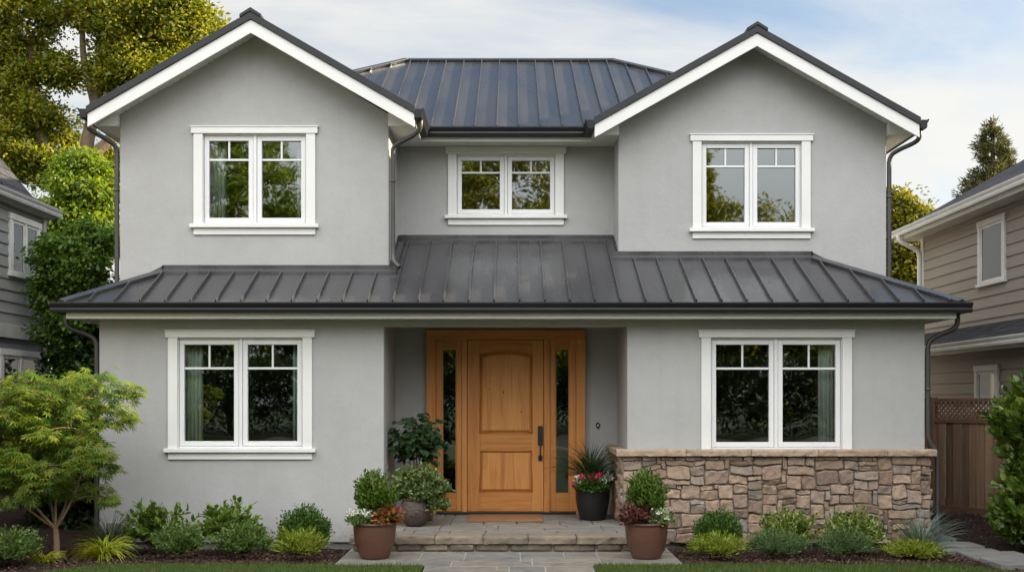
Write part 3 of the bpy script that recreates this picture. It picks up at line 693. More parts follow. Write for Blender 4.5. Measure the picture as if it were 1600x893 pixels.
# flashing where the skirt roof meets the upper walls
def flash(x0, x1, y, extra=0):
    z = lz(y); m.prism_x([(y-0.095, z-0.045+0.040), (y-0.012, z+0.037), (y-0.012, z+0.085), (y-0.001, z+0.085), (y-0.001, z-0.005), (y-0.095, z-0.049)], x0, x1)
m = MB(); flash(EX0+(YL-EY)-0.02, GX1+0.05, YL); flash(GX1+0.012, HX0-0.012, YC); flash(HX0-0.05, EX1-(YR-EY)+0.02, YR)
for xw, s, ya, yb in ((GX1, 1, YL, YC-0.012), (HX0, -1, YR, YC-0.012)):
    m.loft([(xw+s*0.001, ya, lz(ya)), (xw+s*0.012, ya, lz(ya)), (xw+s*0.012, ya, lz(ya)+0.085), (xw+s*0.001, ya, lz(ya)+0.085)],
           [(xw+s*0.001, yb, lz(yb)), (xw+s*0.012, yb, lz(yb)), (xw+s*0.012, yb, lz(yb)+0.085), (xw+s*0.001, yb, lz(yb)+0.085)])
    m.loft([(xw+s*0.012, ya-0.09, lz(ya-0.09)+0.002), (xw+s*0.09, ya-0.09, lz(ya-0.09)+0.002), (xw+s*0.09, ya-0.09, lz(ya-0.09)+0.038), (xw+s*0.012, ya-0.09, lz(ya-0.09)+0.038)],
           [(xw+s*0.012, yb-0.09, lz(yb-0.09)+0.002), (xw+s*0.09, yb-0.09, lz(yb-0.09)+0.002), (xw+s*0.09, yb-0.09, lz(yb-0.09)+0.038), (xw+s*0.012, yb-0.09, lz(yb-0.09)+0.038)])
for (xa, xb, y, fz) in ((GX0, EX0+(YL-EY), YL, lx), (HX1, EX1-(YR-EY), YR, rx)):
    m.loft([(xa, y-0.001, fz(xa)), (xa, y-0.012, fz(xa)), (xa, y-0.012, fz(xa)+0.08), (xa, y-0.001, fz(xa)+0.08)],
           [(xb, y-0.001, fz(xb)), (xb, y-0.012, fz(xb)), (xb, y-0.012, fz(xb)+0.08), (xb, y-0.001, fz(xb)+0.08)])
m.build('flashing', METAL, house)
# gutters
GP = [(0.0, 0.0), (0.078, 0.0), (0.088, 0.032), (0.084, 0.056), (0.098, 0.078), (0.108, 0.100), (0.108, 0.116), (0.098, 0.116), (0.094, 0.104), (0.006, 0.104), (0.006, 0.116), (0.0, 0.116)]
def gutter(a, b, out, ztop):
    a, b, o = Vector(a), Vector(b), Vector(out)
    A = [a + o*u + Vector((0, 0, ztop-0.116+v)) for u, v in GP]; B = [b + o*u + Vector((0, 0, ztop-0.116+v)) for u, v in GP]
    return MB().loft(A, B).build('gutter', GUTTER, house, bevel=0.002)
gutter((EX0-0.09, EY, 0), (EX1+0.09, EY, 0), (0, -1, 0), 2.735)
gutter((EX0+0.001, EY+0.002, 0), (EX0+0.001, 21, 0), (-0.85, 0, 0), 2.735); gutter((EX1-0.001, EY+0.002, 0), (EX1-0.001, 21, 0), (0.85, 0, 0), 2.735)
m = MB(); m.box(EX0+0.055, EX1-0.055, EY+0.012, EY+0.04, 2.556, 2.70); m.box(EX0+0.055, EX0+0.083, EY+0.04, 21, 2.556, 2.70); m.box(EX1-0.083, EX1-0.055, EY+0.04, 21, 2.556, 2.70)
m.build('fascia', WHITE, house, bevel=0.003)
m = MB(); m.box(EX0+0.083, EX1-0.083, EY+0.04, Y0-0.001, 2.563, 2.578); m.box(EX0+0.083, XW0-0.001, Y0, 21, 2.563, 2.578); m.box(XW1+0.001, EX1-0.083, Y0, 21, 2.563, 2.578)
m.build('soffit', WHITE, house)

# --- main hip roof
MY, MZ, MS = 14.30, 5.127, 0.56
MX0, MX1, RY = -5.10, 4.985, 17.70
RX0, RX1, RZ = MX0+(RY-MY), MX1-(RY-MY), MZ+MS*(RY-MY)
mz = lambda y: MZ+MS*(y-MY)
m = MB()
m.sheet([(MX0, MY, MZ), (MX1, MY, MZ), (RX1, RY, RZ), (RX0, RY, RZ)], 0.04)
BY = 2*RY-MY
m.sheet([(MX0, BY, MZ), (MX0, MY, MZ), (RX0, RY, RZ)], 0.04); m.sheet([(MX1, MY, MZ), (MX1, BY, MZ), (RX1, RY, RZ)], 0.04)
m.sheet([(MX1, BY, MZ), (MX0, BY, MZ), (RX0, RY, RZ), (RX1, RY, RZ)], 0.04)
mr = m.build('main_roof', METAL, house)
sm = MB(); n2 = Vector((0, -MS, 1))
for k in range(-18, 18):
    x = -0.06+0.145+SP*0.975*k
    y1 = RY-0.04 if RX0 < x < RX1 else (MY+(x-MX0) if x <= RX0 else MY+(MX1-x))-0.08
    if y1 > MY+0.1 and MX0+0.1 < x < MX1-0.1: sm.bar((x, MY-0.005, MZ), (x, y1, mz(y1)), 0.016, 0.036, n2)
sm.build('standing_seam', METAL, mr, bevel=0.003)
m = MB()
m.loft(*hip_cap((RX0-0.05, RY, RZ), (RX1+0.05, RY, RZ), (0, -MS, 1), (0, MS, 1)))
m.loft(*hip_cap((MX0, MY, MZ), (RX0, RY, RZ+0.004), (0, -MS, 1), (-MS, 0, 1), w=0.07)); m.loft(*hip_cap((MX1, MY, MZ), (RX1, RY, RZ+0.004), (0, -MS, 1), (MS, 0, 1), w=0.07))
m.build('ridge_cap', METAL, house, bevel=0.003)

# --- gable roofs
SLAT_SOFFIT = surf('white_beadboard', (0.78, 0.78, 0.75), (0.72, 0.72, 0.70), scale=3, rough=0.5)
def gable(g, wall_y, wx0, wx1, back):
    c, h, y, t, s = g['c'], g['half'], g['y'], g['top'], g['s']; xe0, xe1 = c-h, c+h; ze = t-s*h
    sec = lambda o1, o2: [(xe0, ze-o1), (c, t-o1), (xe1, ze-o1), (xe1, ze-o2), (c, t-o2), (xe0, ze-o2)]
    m = MB(); m.prism_y(sec(0, 0.05), y, back)
    gr = m.build('gable_roof', METAL, house, bevel=0.004)
    e = MB(); e.prism_y(sec(-0.012, 0.078), y-0.022, y); e.build('rake_trim', EDGING, gr, bevel=0.003)
    for sx in (-1, 1):
        sm = MB()
        for yy in np.arange(y+0.3, back-0.1, SP): sm.bar((c+sx*h, yy, ze), (c+sx*0.05, yy, t-s*0.05), 0.016, 0.036, Vector((sx*s, 0, 1)))
        sm.build('standing_seam', METAL, gr)
    r = MB(); r.prism_y([(c-0.13, t-s*0.13+0.012), (c-0.13, t-s*0.13+0.05), (c, t+0.058), (c+0.13, t-s*0.13+0.05), (c+0.13, t-s*0.13+0.012), (c, t+0.012)], y-0.034, back-0.1); r.build('ridge_cap', EDGING, house, bevel=0.004)
    # rake boards, eave returns and sloping soffit
    w = MB(); rb = lambda a, b: [(xe0+0.012, roof_z(g, xe0+0.012)-a), (c, t-a), (xe1-0.012, roof_z(g, xe1-0.012)-a), (xe1-0.012, roof_z(g, xe1-0.012)-b), (c, t-b), (xe0+0.012, roof_z(g, xe0+0.012)-b)]
    w.prism_y(rb(0.080, 0.240), y, y+0.03); w.build('rake_board', WHITE, house, bevel=0.003)
    so = MB(); n = 4
    ys = np.linspace(y+0.031, wall_y-0.001, n+1)
    so.prism_y([(xe0+0.03, roof_z(g, xe0+0.03)-0.135), (c, t-0.135), (xe1-0.03, roof_z(g, xe1-0.03)-0.135), (xe1-0.03, roof_z(g, xe1-0.03)-0.15), (c, t-0.15), (xe0+0.03, roof_z(g, xe0+0.03)-0.15)], y+0.031, wall_y-0.001)
    # bead strips across the soffit boards
    for sx in (-1, 1):
        for q in np.arange(0.1, h-0.05, 0.085):
            xa = c+sx*q; za = roof_z(g, xa)-0.15; xb = c+sx*(q+0.07); zb = roof_z(g, xb)-0.15
            so.loft([(xa, y+0.035, za-0.0005), (xb, y+0.035, zb-0.0005), (xb, y+0.035, zb-0.007), (xa, y+0.035, za-0.007)], [(xa, wall_y-0.003, za-0.0005), (xb, wall_y-0.003, zb-0.0005), (xb, wall_y-0.003, zb-0.007), (xa, wall_y-0.003, za-0.007)])
    so.build('soffit', SLAT_SOFFIT, house)
    f = MB()
    for xw, xe, sx in ((wx0, xe0, 1), (wx1, xe1, -1)):
        end = 21 if abs(xe) > 4 else MY+0.029
        f.box(xe+sx*0.012, xe+sx*0.038, y+0.031, end, SOF2-0.012, ze-0.052)          # eave fascia
        f.box(xe+sx*0.038, xw-sx*0.001, wall_y-0.098, (21 if abs(xe) > 4 else YC), SOF2, SOF2+0.014)   # flat soffit
        zi = roof_z(g, xw)-0.16
        f.prism_y([(xe+sx*0.038, SOF2-0.010), (xw-sx*0.001, SOF2-0.010), (xw-sx*0.001, zi), (xe+sx*0.038, max(SOF2+0.01, roof_z(g, xe)-0.16))], wall_y-0.10, wall_y+0.19)
    f.build('eave_return', WHITE, house, bevel=0.003)
gable(GAP_L, YL, GX0, GX1, 16.25); gable(GAP_R, YR, HX0, HX1, 16.25)
for g, outer in ((GAP_L, -1), (GAP_R, 1)):
    c, h, y = g['c'], g['half'], g['y']; ze = g['top']-g['s']*h
    for sx in (-1, 1):
        xe = c+sx*h; end = 21 if sx == outer else MY-0.11
        gutter((xe-sx*0.005, y-0.015, 0), (xe-sx*0.005, end, 0), (sx, 0, 0), ze-0.006)
XG0, XG1 = GAP_L['c']+GAP_L['half'], GAP_R['c']-GAP_R['half']
gutter((XG0-0.006, MY-0.001, 0), (XG1+0.006, MY-0.001, 0), (0, -1, 0), MZ-0.004)
m = MB(); m.box(XG0-0.0115, XG1+0.0115, MY+0.004, MY+0.029, SOF2-0.012, MZ-0.05); m.build('fascia', WHITE, house, bevel=0.003)
m = MB(); m.box(XG0-0.0375, XG1+0.0375, MY+0.0295, YC-0.001, SOF2, SOF2+0.014); m.build('soffit', WHITE, house)

# --- downspouts
def spout(pts, r=0.029, it=2):
    P = smooth_path(pts, it); m = MB(); m.tube(P, r, 12)
    return m
def strap(m, x, y, z):
    return m.tube([(x, y, z-0.015), (x, y, z+0.015)], 0.033, 12)
xx, yy = GX0-0.045, YL+0.03
m = spout([(-5.12, YL-0.22, 4.99), (-5.12, YL-0.22, 4.90), (-5.06, YL-0.15, 4.86), (-4.92, YL-0.03, 4.79), (xx, yy, 4.72), (xx, yy, 4.55), (xx, yy, 3.2), (xx, yy, 2.98)])
strap(m, xx, yy, 4.2); m.build('downspout', PIPE, house, smooth=True)
xx, yy = GX1+0.048, YL-0.01
m = spout([(XG0+0.05, YL-0.20, 5.0), (XG0+0.05, YL-0.20, 4.90), (XG0-0.02, YL-0.16, 4.83), (XG0-0.18, YL-0.08, 4.78), (xx, yy, 4.72), (xx, yy, 4.6), (xx, yy, 3.45), (xx+0.005, yy-0.03, 3.32), (xx+0.09, yy-0.10, 3.24)])
strap(m, xx, yy, 4.3); m.build('downspout', PIPE, house, smooth=True)
xx, yy = HX1+0.045, YR+0.03
m = spout([(5.085, YR-0.22, 4.99), (5.085, YR-0.22, 4.88), (5.04, YR-0.15, 4.84), (4.90, YR-0.03, 4.79), (xx, yy, 4.72), (xx, yy, 4.5), (xx, yy, 3.2), (xx, yy, 2.92)])
strap(m, xx, yy, 4.2); m.build('downspout', PIPE, house, smooth=True)
xx, yy = XW0-0.045, Y0+0.05
m = spout([(-5.20, 12.95, 2.62), (-5.20, 12.95, 2.50), (-5.15, 12.96, 2.45), (-4.97, 13.02, 2.39), (xx, yy, 2.32), (xx, yy, 2.1), (xx, yy, 0.3), (xx, yy, -0.1)])
strap(m, xx, yy, 1.4); m.build('downspout', PIPE, house, smooth=True)
xx, yy = XW1+0.045, Y0+0.03
m = spout([(5.19, 12.92, 2.62), (5.19, 12.92, 2.50), (5.14, 12.93, 2.44), (4.98, 13.0, 2.38), (xx, yy, 2.30), (xx, yy, 2.1), (xx, yy, 1.25), (xx+0.01, yy, 1.15), (xx+0.10, yy-0.01, 1.02), (xx+0.11, yy-0.01, 0.9), (xx+0.11, yy-0.01, 0.3), (xx+0.11, yy-0.01, -0.05)])
strap(m, xx, yy, 1.75); m.build('downspout', PIPE, house, smooth=True)

# --- stone wainscot with its cap
rng = random.Random(21)
WX0, WX1, WZ0, WZ1, WYF = 1.29, 4.87, -0.04, 0.976, 12.925
m = MB(); m.box(WX0+0.0, WX1, WYF, Y0-0.002, WZ0, WZ1); m.box(WX0, 1.348, Y0-0.002, 14.24, PORCH_Z-0.03, WZ1); m.box(4.842, WX1, Y0-0.002, 15.5, WZ0, WZ1)
ws = m.build('stone_wainscot', MORTAR, house)
r1 = pack(WX1-WX0, WZ1-WZ0, 0.056, (2, 3, 3, 4, 4, 5, 6), (1, 1, 2, 2, 2, 3, 3), rng)
def warp(u, v):
    e = min(1, u/0.15, (WX1-WX0-u)/0.15); k = min(1, v/0.08, (WZ1-WZ0-v)/0.08)
    return u + 0.009*e*math.sin(v*13+u*2.1+0.6)*math.cos(u*5.3), v + 0.008*k*math.sin(u*9.2+v*4)+0.006*k*math.sin(u*23+v*11+1)
def wplace(u, v, d):
    a, b = warp(max(0, u), max(0, v)); return (WX0+a, WYF-d, WZ0+b)
Va, Fa = stones(r1, wplace, 0.0015, 0.036, rng, jit=0.011, rough=0.006, nu=12, nv=9, edge=0.07)
r2 = pack(1.30, WZ1-PORCH_Z, 0.0726, (2, 3, 4), (1, 2, 2, 3), rng)
Vb, Fb = stones(r2, lambda u, v, d: (WX0-d, WYF+u, PORCH_Z+v), 0.0045, 0.028, rng, jit=0.014, rough=0.0035)
n0 = len(Va); Va += Vb; Fa += [tuple(i+n0 for i in f[::-1]) for f in Fb]
r3 = pack(2.5, WZ1-WZ0, 0.0726, (2, 3, 4), (1, 2, 2, 3), rng)
Vb, Fb = stones(r3, lambda u, v, d: (WX1+d, WYF+u, WZ0+v), 0.0045, 0.028, rng, jit=0.014, rough=0.0035)
n0 = len(Va); Va += Vb; Fa += [tuple(i+n0 for i in f) for f in Fb]
mk('fieldstone', Va, Fa, FIELD, ws, smooth=True)
V = []; Fc = []; x = 1.205
while x < 4.90:
    w = rng.uniform(0.55, 0.85); w = w if 4.925-x-w > 0.3 else 4.925-x
    rough_block(x+0.002, x+w-0.002, WYF-0.085, Y0-0.003, WZ1, 1.05, 0.005, nx=int(w/0.03)); x += w
mk('wainscot_cap', V, Fc, CAP, house, smooth=True)
V = []; Fc = []
m = MB(); m.box(1.205, 1.347, Y0-0.003, 14.24, WZ1+0.001, 1.049); m.build('wainscot_cap', CAP, house, bevel=0.01); m = MB(); m.box(4.843, 4.925, Y0-0.003, 15.5, WZ1+0.001, 1.049); m.build('wainscot_cap', CAP, house, bevel=0.01)

# --- front door with its sidelights
DD = 14.2
dx = lambda u: PX(650+u/2.79, DD); dz = lambda v: PZ(500+v/2.79, DD)
FZ = PORCH_Z+0.002
def rbox(m, u0, u1, v0, v1, y0, y1): return m.box(dx(u0), dx(u1), y0, y1, dz(v1), dz(v0))
ztop, zbot = dz(42), FZ
m = MB(); m.box(dx(45), dx(86), DD-0.03, 14.30, FZ, dz(84)); m.box(dx(698), dx(738), DD-0.03, 14.30, FZ, dz(84)); m.box(dx(200), dx(222), DD-0.012, 14.30, FZ+0.03, dz(84)); m.box(dx(558), dx(583), DD-0.012, 14.30, FZ+0.03, dz(84))
dfm = m.build('door_frame', WOODV, house, bevel=0.004)
m = MB(); m.box(dx(45), dx(738), DD-0.034, 14.30, dz(84), dz(42)); m.build('head_jamb', WOODH, dfm, bevel=0.004)
m = MB(); m.box(dx(86), dx(698), DD-0.03, 14.32, FZ, FZ+0.028); m.build('threshold', BLACK, dfm, bevel=0.003)
for u0, u1, g0, g1 in ((86, 200, 113, 177), (583, 698, 607, 670)):
    m = MB(); ya, yb = DD+0.012, DD+0.065; zb = FZ+0.034
    m.box(dx(u0), dx(g0), ya, yb, zb, dz(84)); m.box(dx(g1), dx(u1), ya, yb, zb, dz(84))
    sl = m.build('sidelight', WOODV, house, bevel=0.005)
    for va, vb in ((dz(128), dz(84)), (zb, dz(752))): MB().box(dx(g0), dx(g1), ya, yb, va, vb).build('rail', WOODH, sl, bevel=0.004)
    m = MB(); b = 0.014
    m.box(dx(g0), dx(g0)+b, ya+0.012, yb-0.01, dz(752), dz(128)); m.box(dx(g1)-b, dx(g1), ya+0.012, yb-0.01, dz(752), dz(128)); m.build('glazing_bead', WOODV, sl, bevel=0.003)
    m = MB(); m.add([(dx(g0)+b, DD+0.042, dz(752)), (dx(g1)-b, DD+0.042, dz(752)), (dx(g1)-b, DD+0.042, dz(128)), (dx(g0)+b, DD+0.042, dz(128))], [(0, 1, 2, 3)]); m.build('pane', SGLASS, sl)
def arch_poly(u0, u1, v0, vs, vc, n=16):
    """panel outline with an arched top: bottom v0, side tops vs, crown vc (door pixels)"""
    pts = [(dx(u0), dz(v0)), (dx(u1), dz(v0))]
    for i in range(n+1):
        a = i/n; u = u1+(u0-u1)*a; v = vs+(vc-vs)*math.sin(math.pi*a)**0.8
        pts.append((dx(u), dz(v)))
    return pts
y_f = DD+0.012
m = MB(); m.box(dx(224), dx(280), y_f, DD+0.06, FZ+0.034, dz(86)); m.box(dx(505), dx(556), y_f, DD+0.06, FZ+0.034, dz(86))
door = m.build('front_door', WOODV, house, bevel=0.003)
MB().box(dx(280), dx(505), y_f, DD+0.06, FZ+0.034, dz(746)).build('rail', WOODH, door, bevel=0.003); MB().box(dx(280), dx(505), y_f, DD+0.06, dz(571), dz(490)).build('rail', WOODH, door, bevel=0.003)
m = MB()
top = [(dx(280), dz(86)), (dx(505), dz(86))] ; arc = arch_poly(280, 505, 490, 152, 136)[2:]
m.prism_y(top + arc, y_f, DD+0.06); m.build('rail', WOODH, door, bevel=0.003)
# raised panels behind a dark moulding groove
def panel(poly, poly_in, name='panel'):
    cx = sum(p[0] for p in poly)/len(poly)
    A = [(x, DD+0.046, z) for x, z in poly]; B = [(x, DD+0.017, z) for x, z in poly_in]; n = len(A)
    m = MB(); m.add(A+B, [tuple(range(n, 2*n))] + [(i, (i+1) % n, (i+1) % n+n, i+n) for i in range(n)])
    m.build(name, WOODP, door)
panel(arch_poly(280, 505, 490, 152, 136), arch_poly(292, 493, 478, 164, 149))
panel([(dx(280), dz(746)), (dx(505), dz(746)), (dx(505), dz(571)), (dx(280), dz(571))], [(dx(291), dz(736)), (dx(494), dz(736)), (dx(494), dz(581)), (dx(291), dz(581))])
m = MB()   # fine bead round each panel
def bead(poly):
    for i in range(len(poly)):
        (xa, za), (xb, zb) = poly[i], poly[(i+1) % len(poly)]
        m.tube([(xa, y_f-0.001, za), (xb, y_f-0.001, zb)], 0.006, 6)
bead(arch_poly(278, 507, 492, 150, 134)); bead([(dx(278), dz(748)), (dx(507), dz(748)), (dx(507), dz(569)), (dx(278), dz(569))]); m.build('bead', WOODV, door, smooth=True)
# knots in the timber
KNOT = surf('dark_knot', (0.11, 0.035, 0.01), (0.06, 0.02, 0.006), scale=60)
for u, v, r in ((381, 313, 0.011), (459, 398, 0.010), (318, 300, 0.007), (300, 640, 0.006)):
    m = MB(); n = 14; m.add([(dx(u)+r*math.cos(2*math.pi*k/n), DD+0.0165, dz(v)+1.25*r*math.sin(2*math.pi*k/n)) for k in range(n)], [tuple(range(n))]); m.build('knot', KNOT, door)
m = MB(); m.box(dx(531), dx(553), DD-0.004, y_f, dz(545), dz(460)); m.box(dx(533), dx(551), DD-0.004, y_f, dz(612), dz(588))
m.box(dx(535), dx(549), DD-0.03, DD-0.004, dz(512), dz(478))
m.tube(smooth_path([(dx(542), DD-0.004, dz(538)), (dx(542), DD-0.05, dz(542)), (dx(542), DD-0.055, dz(570)), (dx(542), DD-0.05, dz(596)), (dx(542), DD-0.004, dz(600))]), 0.010, 10); m.build('handle', BLACK, door, bevel=0.002)
m = MB(); cx_, cz_ = PX(934, 14.25), PZ(664, 14.25); n = 20
prof = [(0.001, 0), (0.0, 0)]
ring = lambda r, y, e=1.45: [(cx_+r*math.cos(2*math.pi*k/n), y, cz_+e*r*math.sin(2*math.pi*k/n)) for k in range(n)]
m.loft(ring(0.026, 14.249), ring(0.024, 14.228)); bell = m.build('doorbell', BLACK, house, smooth=False)
m = MB(); m.loft(ring(0.011, 14.2285, 1.1), ring(0.010, 14.222, 1.1)); m.build('button', OFFWHITE, bell)
vx = PX(178, 13)
m = MB(); m.box(vx-0.10, vx+0.10, 12.985, 13.0, 0.08, 0.20); vt = m.build('vent', GREYTRIM, house, bevel=0.003)
m = MB(); [m.box(vx-0.08, vx+0.08, 12.978, 12.986, 0.095+0.02*i, 0.107+0.02*i) for i in range(5)]; m.build('louvre', FOUND, vt)
# doormat
m = MB(); m.box(PX(733, 14), PX(846, 14), 13.28, 14.02, PORCH_Z+0.003, PORCH_Z+0.02)
mat_o = m.build('doormat', wood_mat('coir', (0.24, 0.115, 0.05), (0.30, 0.15, 0.07), (0.16, 0.07, 0.03), 'X', rough=0.9, coat=0, bump=0.5), bevel=0.004)
props(mat_o, 'flat brown doormat in front of the wooden door', 'doormat')

# ------------------------------------------------------------------ neighbours
def siding(m, x, sx, y0, y1, z0, z1, row=0.165):
    """lap boards on a wall facing sx along X"""
    n = int(math.ceil((z1-z0)/row))
    for i in range(n):
        a, b = z0+i*row, min(z0+(i+1)*row, z1)
        o = sx*0.022; t = sx*0.003
        v = [(x+o, y0, a), (x+o, y1, a), (x+t, y1, b), (x+t, y0, b), (x-sx*0.05, y0, a), (x-sx*0.05, y1, a)]
        fs = [(0, 1, 2, 3), (4, 5, 1, 0)]
        if sx > 0: pass
        else: fs = [f[::-1] for f in fs]
        m.add(v, fs)
def side_window(parent, x, sx, y0, y1, z0, z1, sashes=1, mat=OFFWHITE, cw=0.09):
    m = MB(); f = x+sx*0.045; b = x-sx*0.05
    m.box(b, f, y0, y0+cw, z0, z1); m.box(b, f, y1-cw, y1, z0, z1); m.box(b, f+sx*0.006, y0-0.02, y1+0.02, z1, z1+cw); m.box(b, f+sx*0.02, y0-0.03, y1+0.03, z0-0.05, z0)
    w = (y1-y0-2*cw-(sashes-1)*0.06)/sashes
    for i in range(sashes):
        a = y0+cw+i*(w+0.06)
        if i: m.box(b, f, a-0.06, a, z0, z1)
        s = 0.045; g = x+sx*0.032
        m.box(b, g, a, a+s, z0, z1); m.box(b, g, a+w-s, a+w, z0, z1); m.box(b, g, a+s, a+w-s, z0, z0+s); m.box(b, g, a+s, a+w-s, z1-s, z1)
    wo = m.build('window', mat, parent, bevel=0.003)
    g = MB()
    for i in range(sashes):
        a = y0+cw+i*(w+0.06)
        g.box(x-sx*0.04, x+sx*0.022, a+0.04, a+w-0.04, z0+0.04, z1-0.04)
    g.build('pane', NGLASS, wo)
    return wo
# grey clapboard house beyond the maple
nl = thing('clapboard_house', (-7.3, 16.5, 0), 'grey clapboard house with white trim half hidden by the green tree', 'house')
XL = -7.3
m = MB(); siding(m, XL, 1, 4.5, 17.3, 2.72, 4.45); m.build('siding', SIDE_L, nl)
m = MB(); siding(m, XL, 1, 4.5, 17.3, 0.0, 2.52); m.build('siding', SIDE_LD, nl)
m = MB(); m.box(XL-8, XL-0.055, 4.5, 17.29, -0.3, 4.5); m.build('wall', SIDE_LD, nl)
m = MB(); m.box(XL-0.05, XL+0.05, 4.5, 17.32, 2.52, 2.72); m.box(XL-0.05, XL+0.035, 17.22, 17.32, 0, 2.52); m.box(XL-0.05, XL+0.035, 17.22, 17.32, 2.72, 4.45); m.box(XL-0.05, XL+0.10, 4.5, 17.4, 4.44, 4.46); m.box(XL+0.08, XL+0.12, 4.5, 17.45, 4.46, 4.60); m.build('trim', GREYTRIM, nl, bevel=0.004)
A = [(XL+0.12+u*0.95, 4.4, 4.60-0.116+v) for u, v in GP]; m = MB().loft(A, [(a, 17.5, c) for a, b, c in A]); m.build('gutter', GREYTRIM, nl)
m = MB(); m.loft([(XL+0.16, 4.5, 4.61), (XL-4.2, 4.5, 6.9), (XL-4.2, 4.5, 6.8), (XL+0.14, 4.5, 4.50)], [(XL+0.16, 17.5, 4.61), (XL-4.2, 17.5, 6.9), (XL-4.2, 17.5, 6.8), (XL+0.14, 17.5, 4.50)]); m.build('roof', SHINGLE_B, nl)
# small cross gable with white rake board
gy = 15.6; gx0, gx1, gz0, gz1 = XL-1.50, XL+0.16, 4.60, 5.55; gm = (gx0+gx1)/2
MB().prism_y([(gx0, gz0), (gx1, gz0), (gm, gz1)], gy+0.05, 16.5).build('gable_roof', SHINGLE, nl)
MB().prism_y([(gx0+0.08, gz0), (gx1-0.08, gz0), (gm, gz1-0.12)], gy+0.02, gy+0.048).build('gable_wall', SIDE_LD, nl)
for ga, gb in ((gx1, gm), (gx0, gm)):
    dx_ = 0.10 if ga < gm else -0.10
    MB().prism_y([(ga, gz0), (ga+dx_*1.0, gz0), (gm, gz1-0.20), (gm, gz1+0.02)], gy-0.02, gy+0.018).build('rake_board', GREYTRIM, nl)
    MB().prism_y([(ga-dx_*0.5, gz0), (ga-dx_*0.02, gz0), (gm, gz1+0.022), (gm, gz1+0.10)], gy-0.05, 16.5).build('roof_edge', SHINGLE, nl)
side_window(nl, XL, 1, 16.05, 17.1, 3.47, 4.25, 2, OFFWHITE); side_window(nl, XL, 1, 15.75, 17.1, 1.5, 2.27, 2, OFFWHITE)
# taupe clapboard house beyond the fence
nr = thing('clapboard_house', (7.3, 17, 0), 'taupe clapboard house with dark shingle roofs standing behind the wooden fence', 'house')
XR = 7.3
m = MB(); siding(m, XR, -1, 4.5, 19.7, 2.70, 4.50, 0.172); siding(m, XR-0.28, -1, 4.5, 19.6, 0.0, 2.34, 0.172); m.build('siding', SIDE_R, nr)
m = MB(); m.box(XR+0.055, XR+8, 4.5, 19.69, -0.3, 4.52); m.box(XR-0.225, XR+0.055, 4.5, 19.6, -0.3, 2.34); m.build('wall', SIDE_R, nr)
m = MB(); m.box(XR-0.035, XR+0.05, 19.6, 19.72, 2.7, 4.5); m.box(XR-0.32, XR+0.05, 4.5, 20.15, 4.50, 4.52); m.box(XR-0.34, XR-0.30, 4.5, 20.2, 4.48, 4.64)
m.box(XR-0.58, XR-0.23, 4.5, 19.6, 2.345, 2.365); m.box(XR-0.60, XR-0.56, 4.5, 19.7, 2.33, 2.47); m.build('trim', OFFWHITE, nr, bevel=0.004)
for x0, ya, yb, zt in ((XR-0.34, 4.5, 20.2, 4.66), (XR-0.60, 4.5, 19.7, 2.49)):
    A = [(x0-u, ya, zt-0.116+v) for u, v in GP]; MB().loft(A, [(a, yb, c) for a, b, c in A]).build('gutter', OFFWHITE, nr)
m = MB(); m.loft([(XR-0.36, 4.5, 4.66), (XR+3.3, 4.5, 6.72), (XR+3.3, 4.5, 6.6), (XR-0.34, 4.5, 4.56)], [(XR-0.36, 20.2, 4.66), (XR+3.3, 20.2, 6.72), (XR+3.3, 20.2, 6.6), (XR-0.34, 20.2, 4.56)])
m.loft([(XR-0.62, 4.5, 2.48), (XR+0.0, 4.5, 2.80), (XR+0.0, 4.5, 2.70), (XR-0.60, 4.5, 2.40)], [(XR-0.62, 19.7, 2.48), (XR, 19.7, 2.80), (XR, 19.7, 2.70), (XR-0.60, 19.7, 2.40)]); m.build('roof', SHINGLE, nr)
side_window(nr, XR, -1, 16.35, 17.3, 3.42, 4.30, 1); side_window(nr, XR-0.28, -1, 15.95, 16.75, 1.5, 2.05, 1)
m = MB(); m.tube(smooth_path([(XR-0.42, 19.75, 4.56), (XR-0.42, 19.75, 4.45), (XR-0.2, 19.72, 4.34), (XR-0.07, 19.68, 4.25), (XR-0.07, 19.68, 4.0), (XR-0.07, 19.68, 2.8)]), 0.04, 10); m.build('downspout', OFFWHITE, nr, smooth=True)

# ------------------------------------------------------------------ fence
A_, B_ = Vector((5.93, 16.35, 0)), Vector((6.80, 14.80, 0)); dv = (B_-A_).normalized(); pv = Vector((-dv.y, dv.x, 0)); L = (B_-A_).length
if pv.y > 0: pv = -pv
fence = thing('wooden_fence', (6.4, 15.5, 0), 'weathered brown board fence with lattice top between the two houses', 'fence')
fz = lambda s: 0.10 - 0.14*s/L
def fbar(m, s0, s1, off, w, z0, z1):
    a, b = A_+dv*s0+pv*off, A_+dv*s1+pv*off; q = pv*w
    return m.add([(p.x, p.y, z) for z in (z0, z1) for p in (a, b, b+q, a+q)], [(0, 3, 2, 1), (4, 5, 6, 7), (0, 1, 5, 4), (1, 2, 6, 5), (2, 3, 7, 6), (3, 0, 4, 7)])
rng = random.Random(8)
m = MB(); s = -0.1
while s < L:
    w = rng.uniform(0.125, 0.145); o = rng.uniform(0, 0.012); fbar(m, s, s+w-0.013, o, 0.02, fz(s)+rng.uniform(0, 0.02), 1.30); s += w
m.build('board', FENCE, fence, bevel=0.002)
for o_, w_, za, zb in ((-0.01, 0.05, 1.30, 1.36), (-0.01, 0.05, 1.595, 1.65), (-0.02, 0.015, 0.10, 0.2), (0.022, 0.02, fz(L*0.5)-0.02, fz(L*0.5)+0.10)):
    m = MB(); fbar(m, -0.1, L, o_, w_, za, zb); m.build('rail', FENCEH, fence, bevel=0.003)
m = MB()
h = 1.595-1.36; s = -0.4
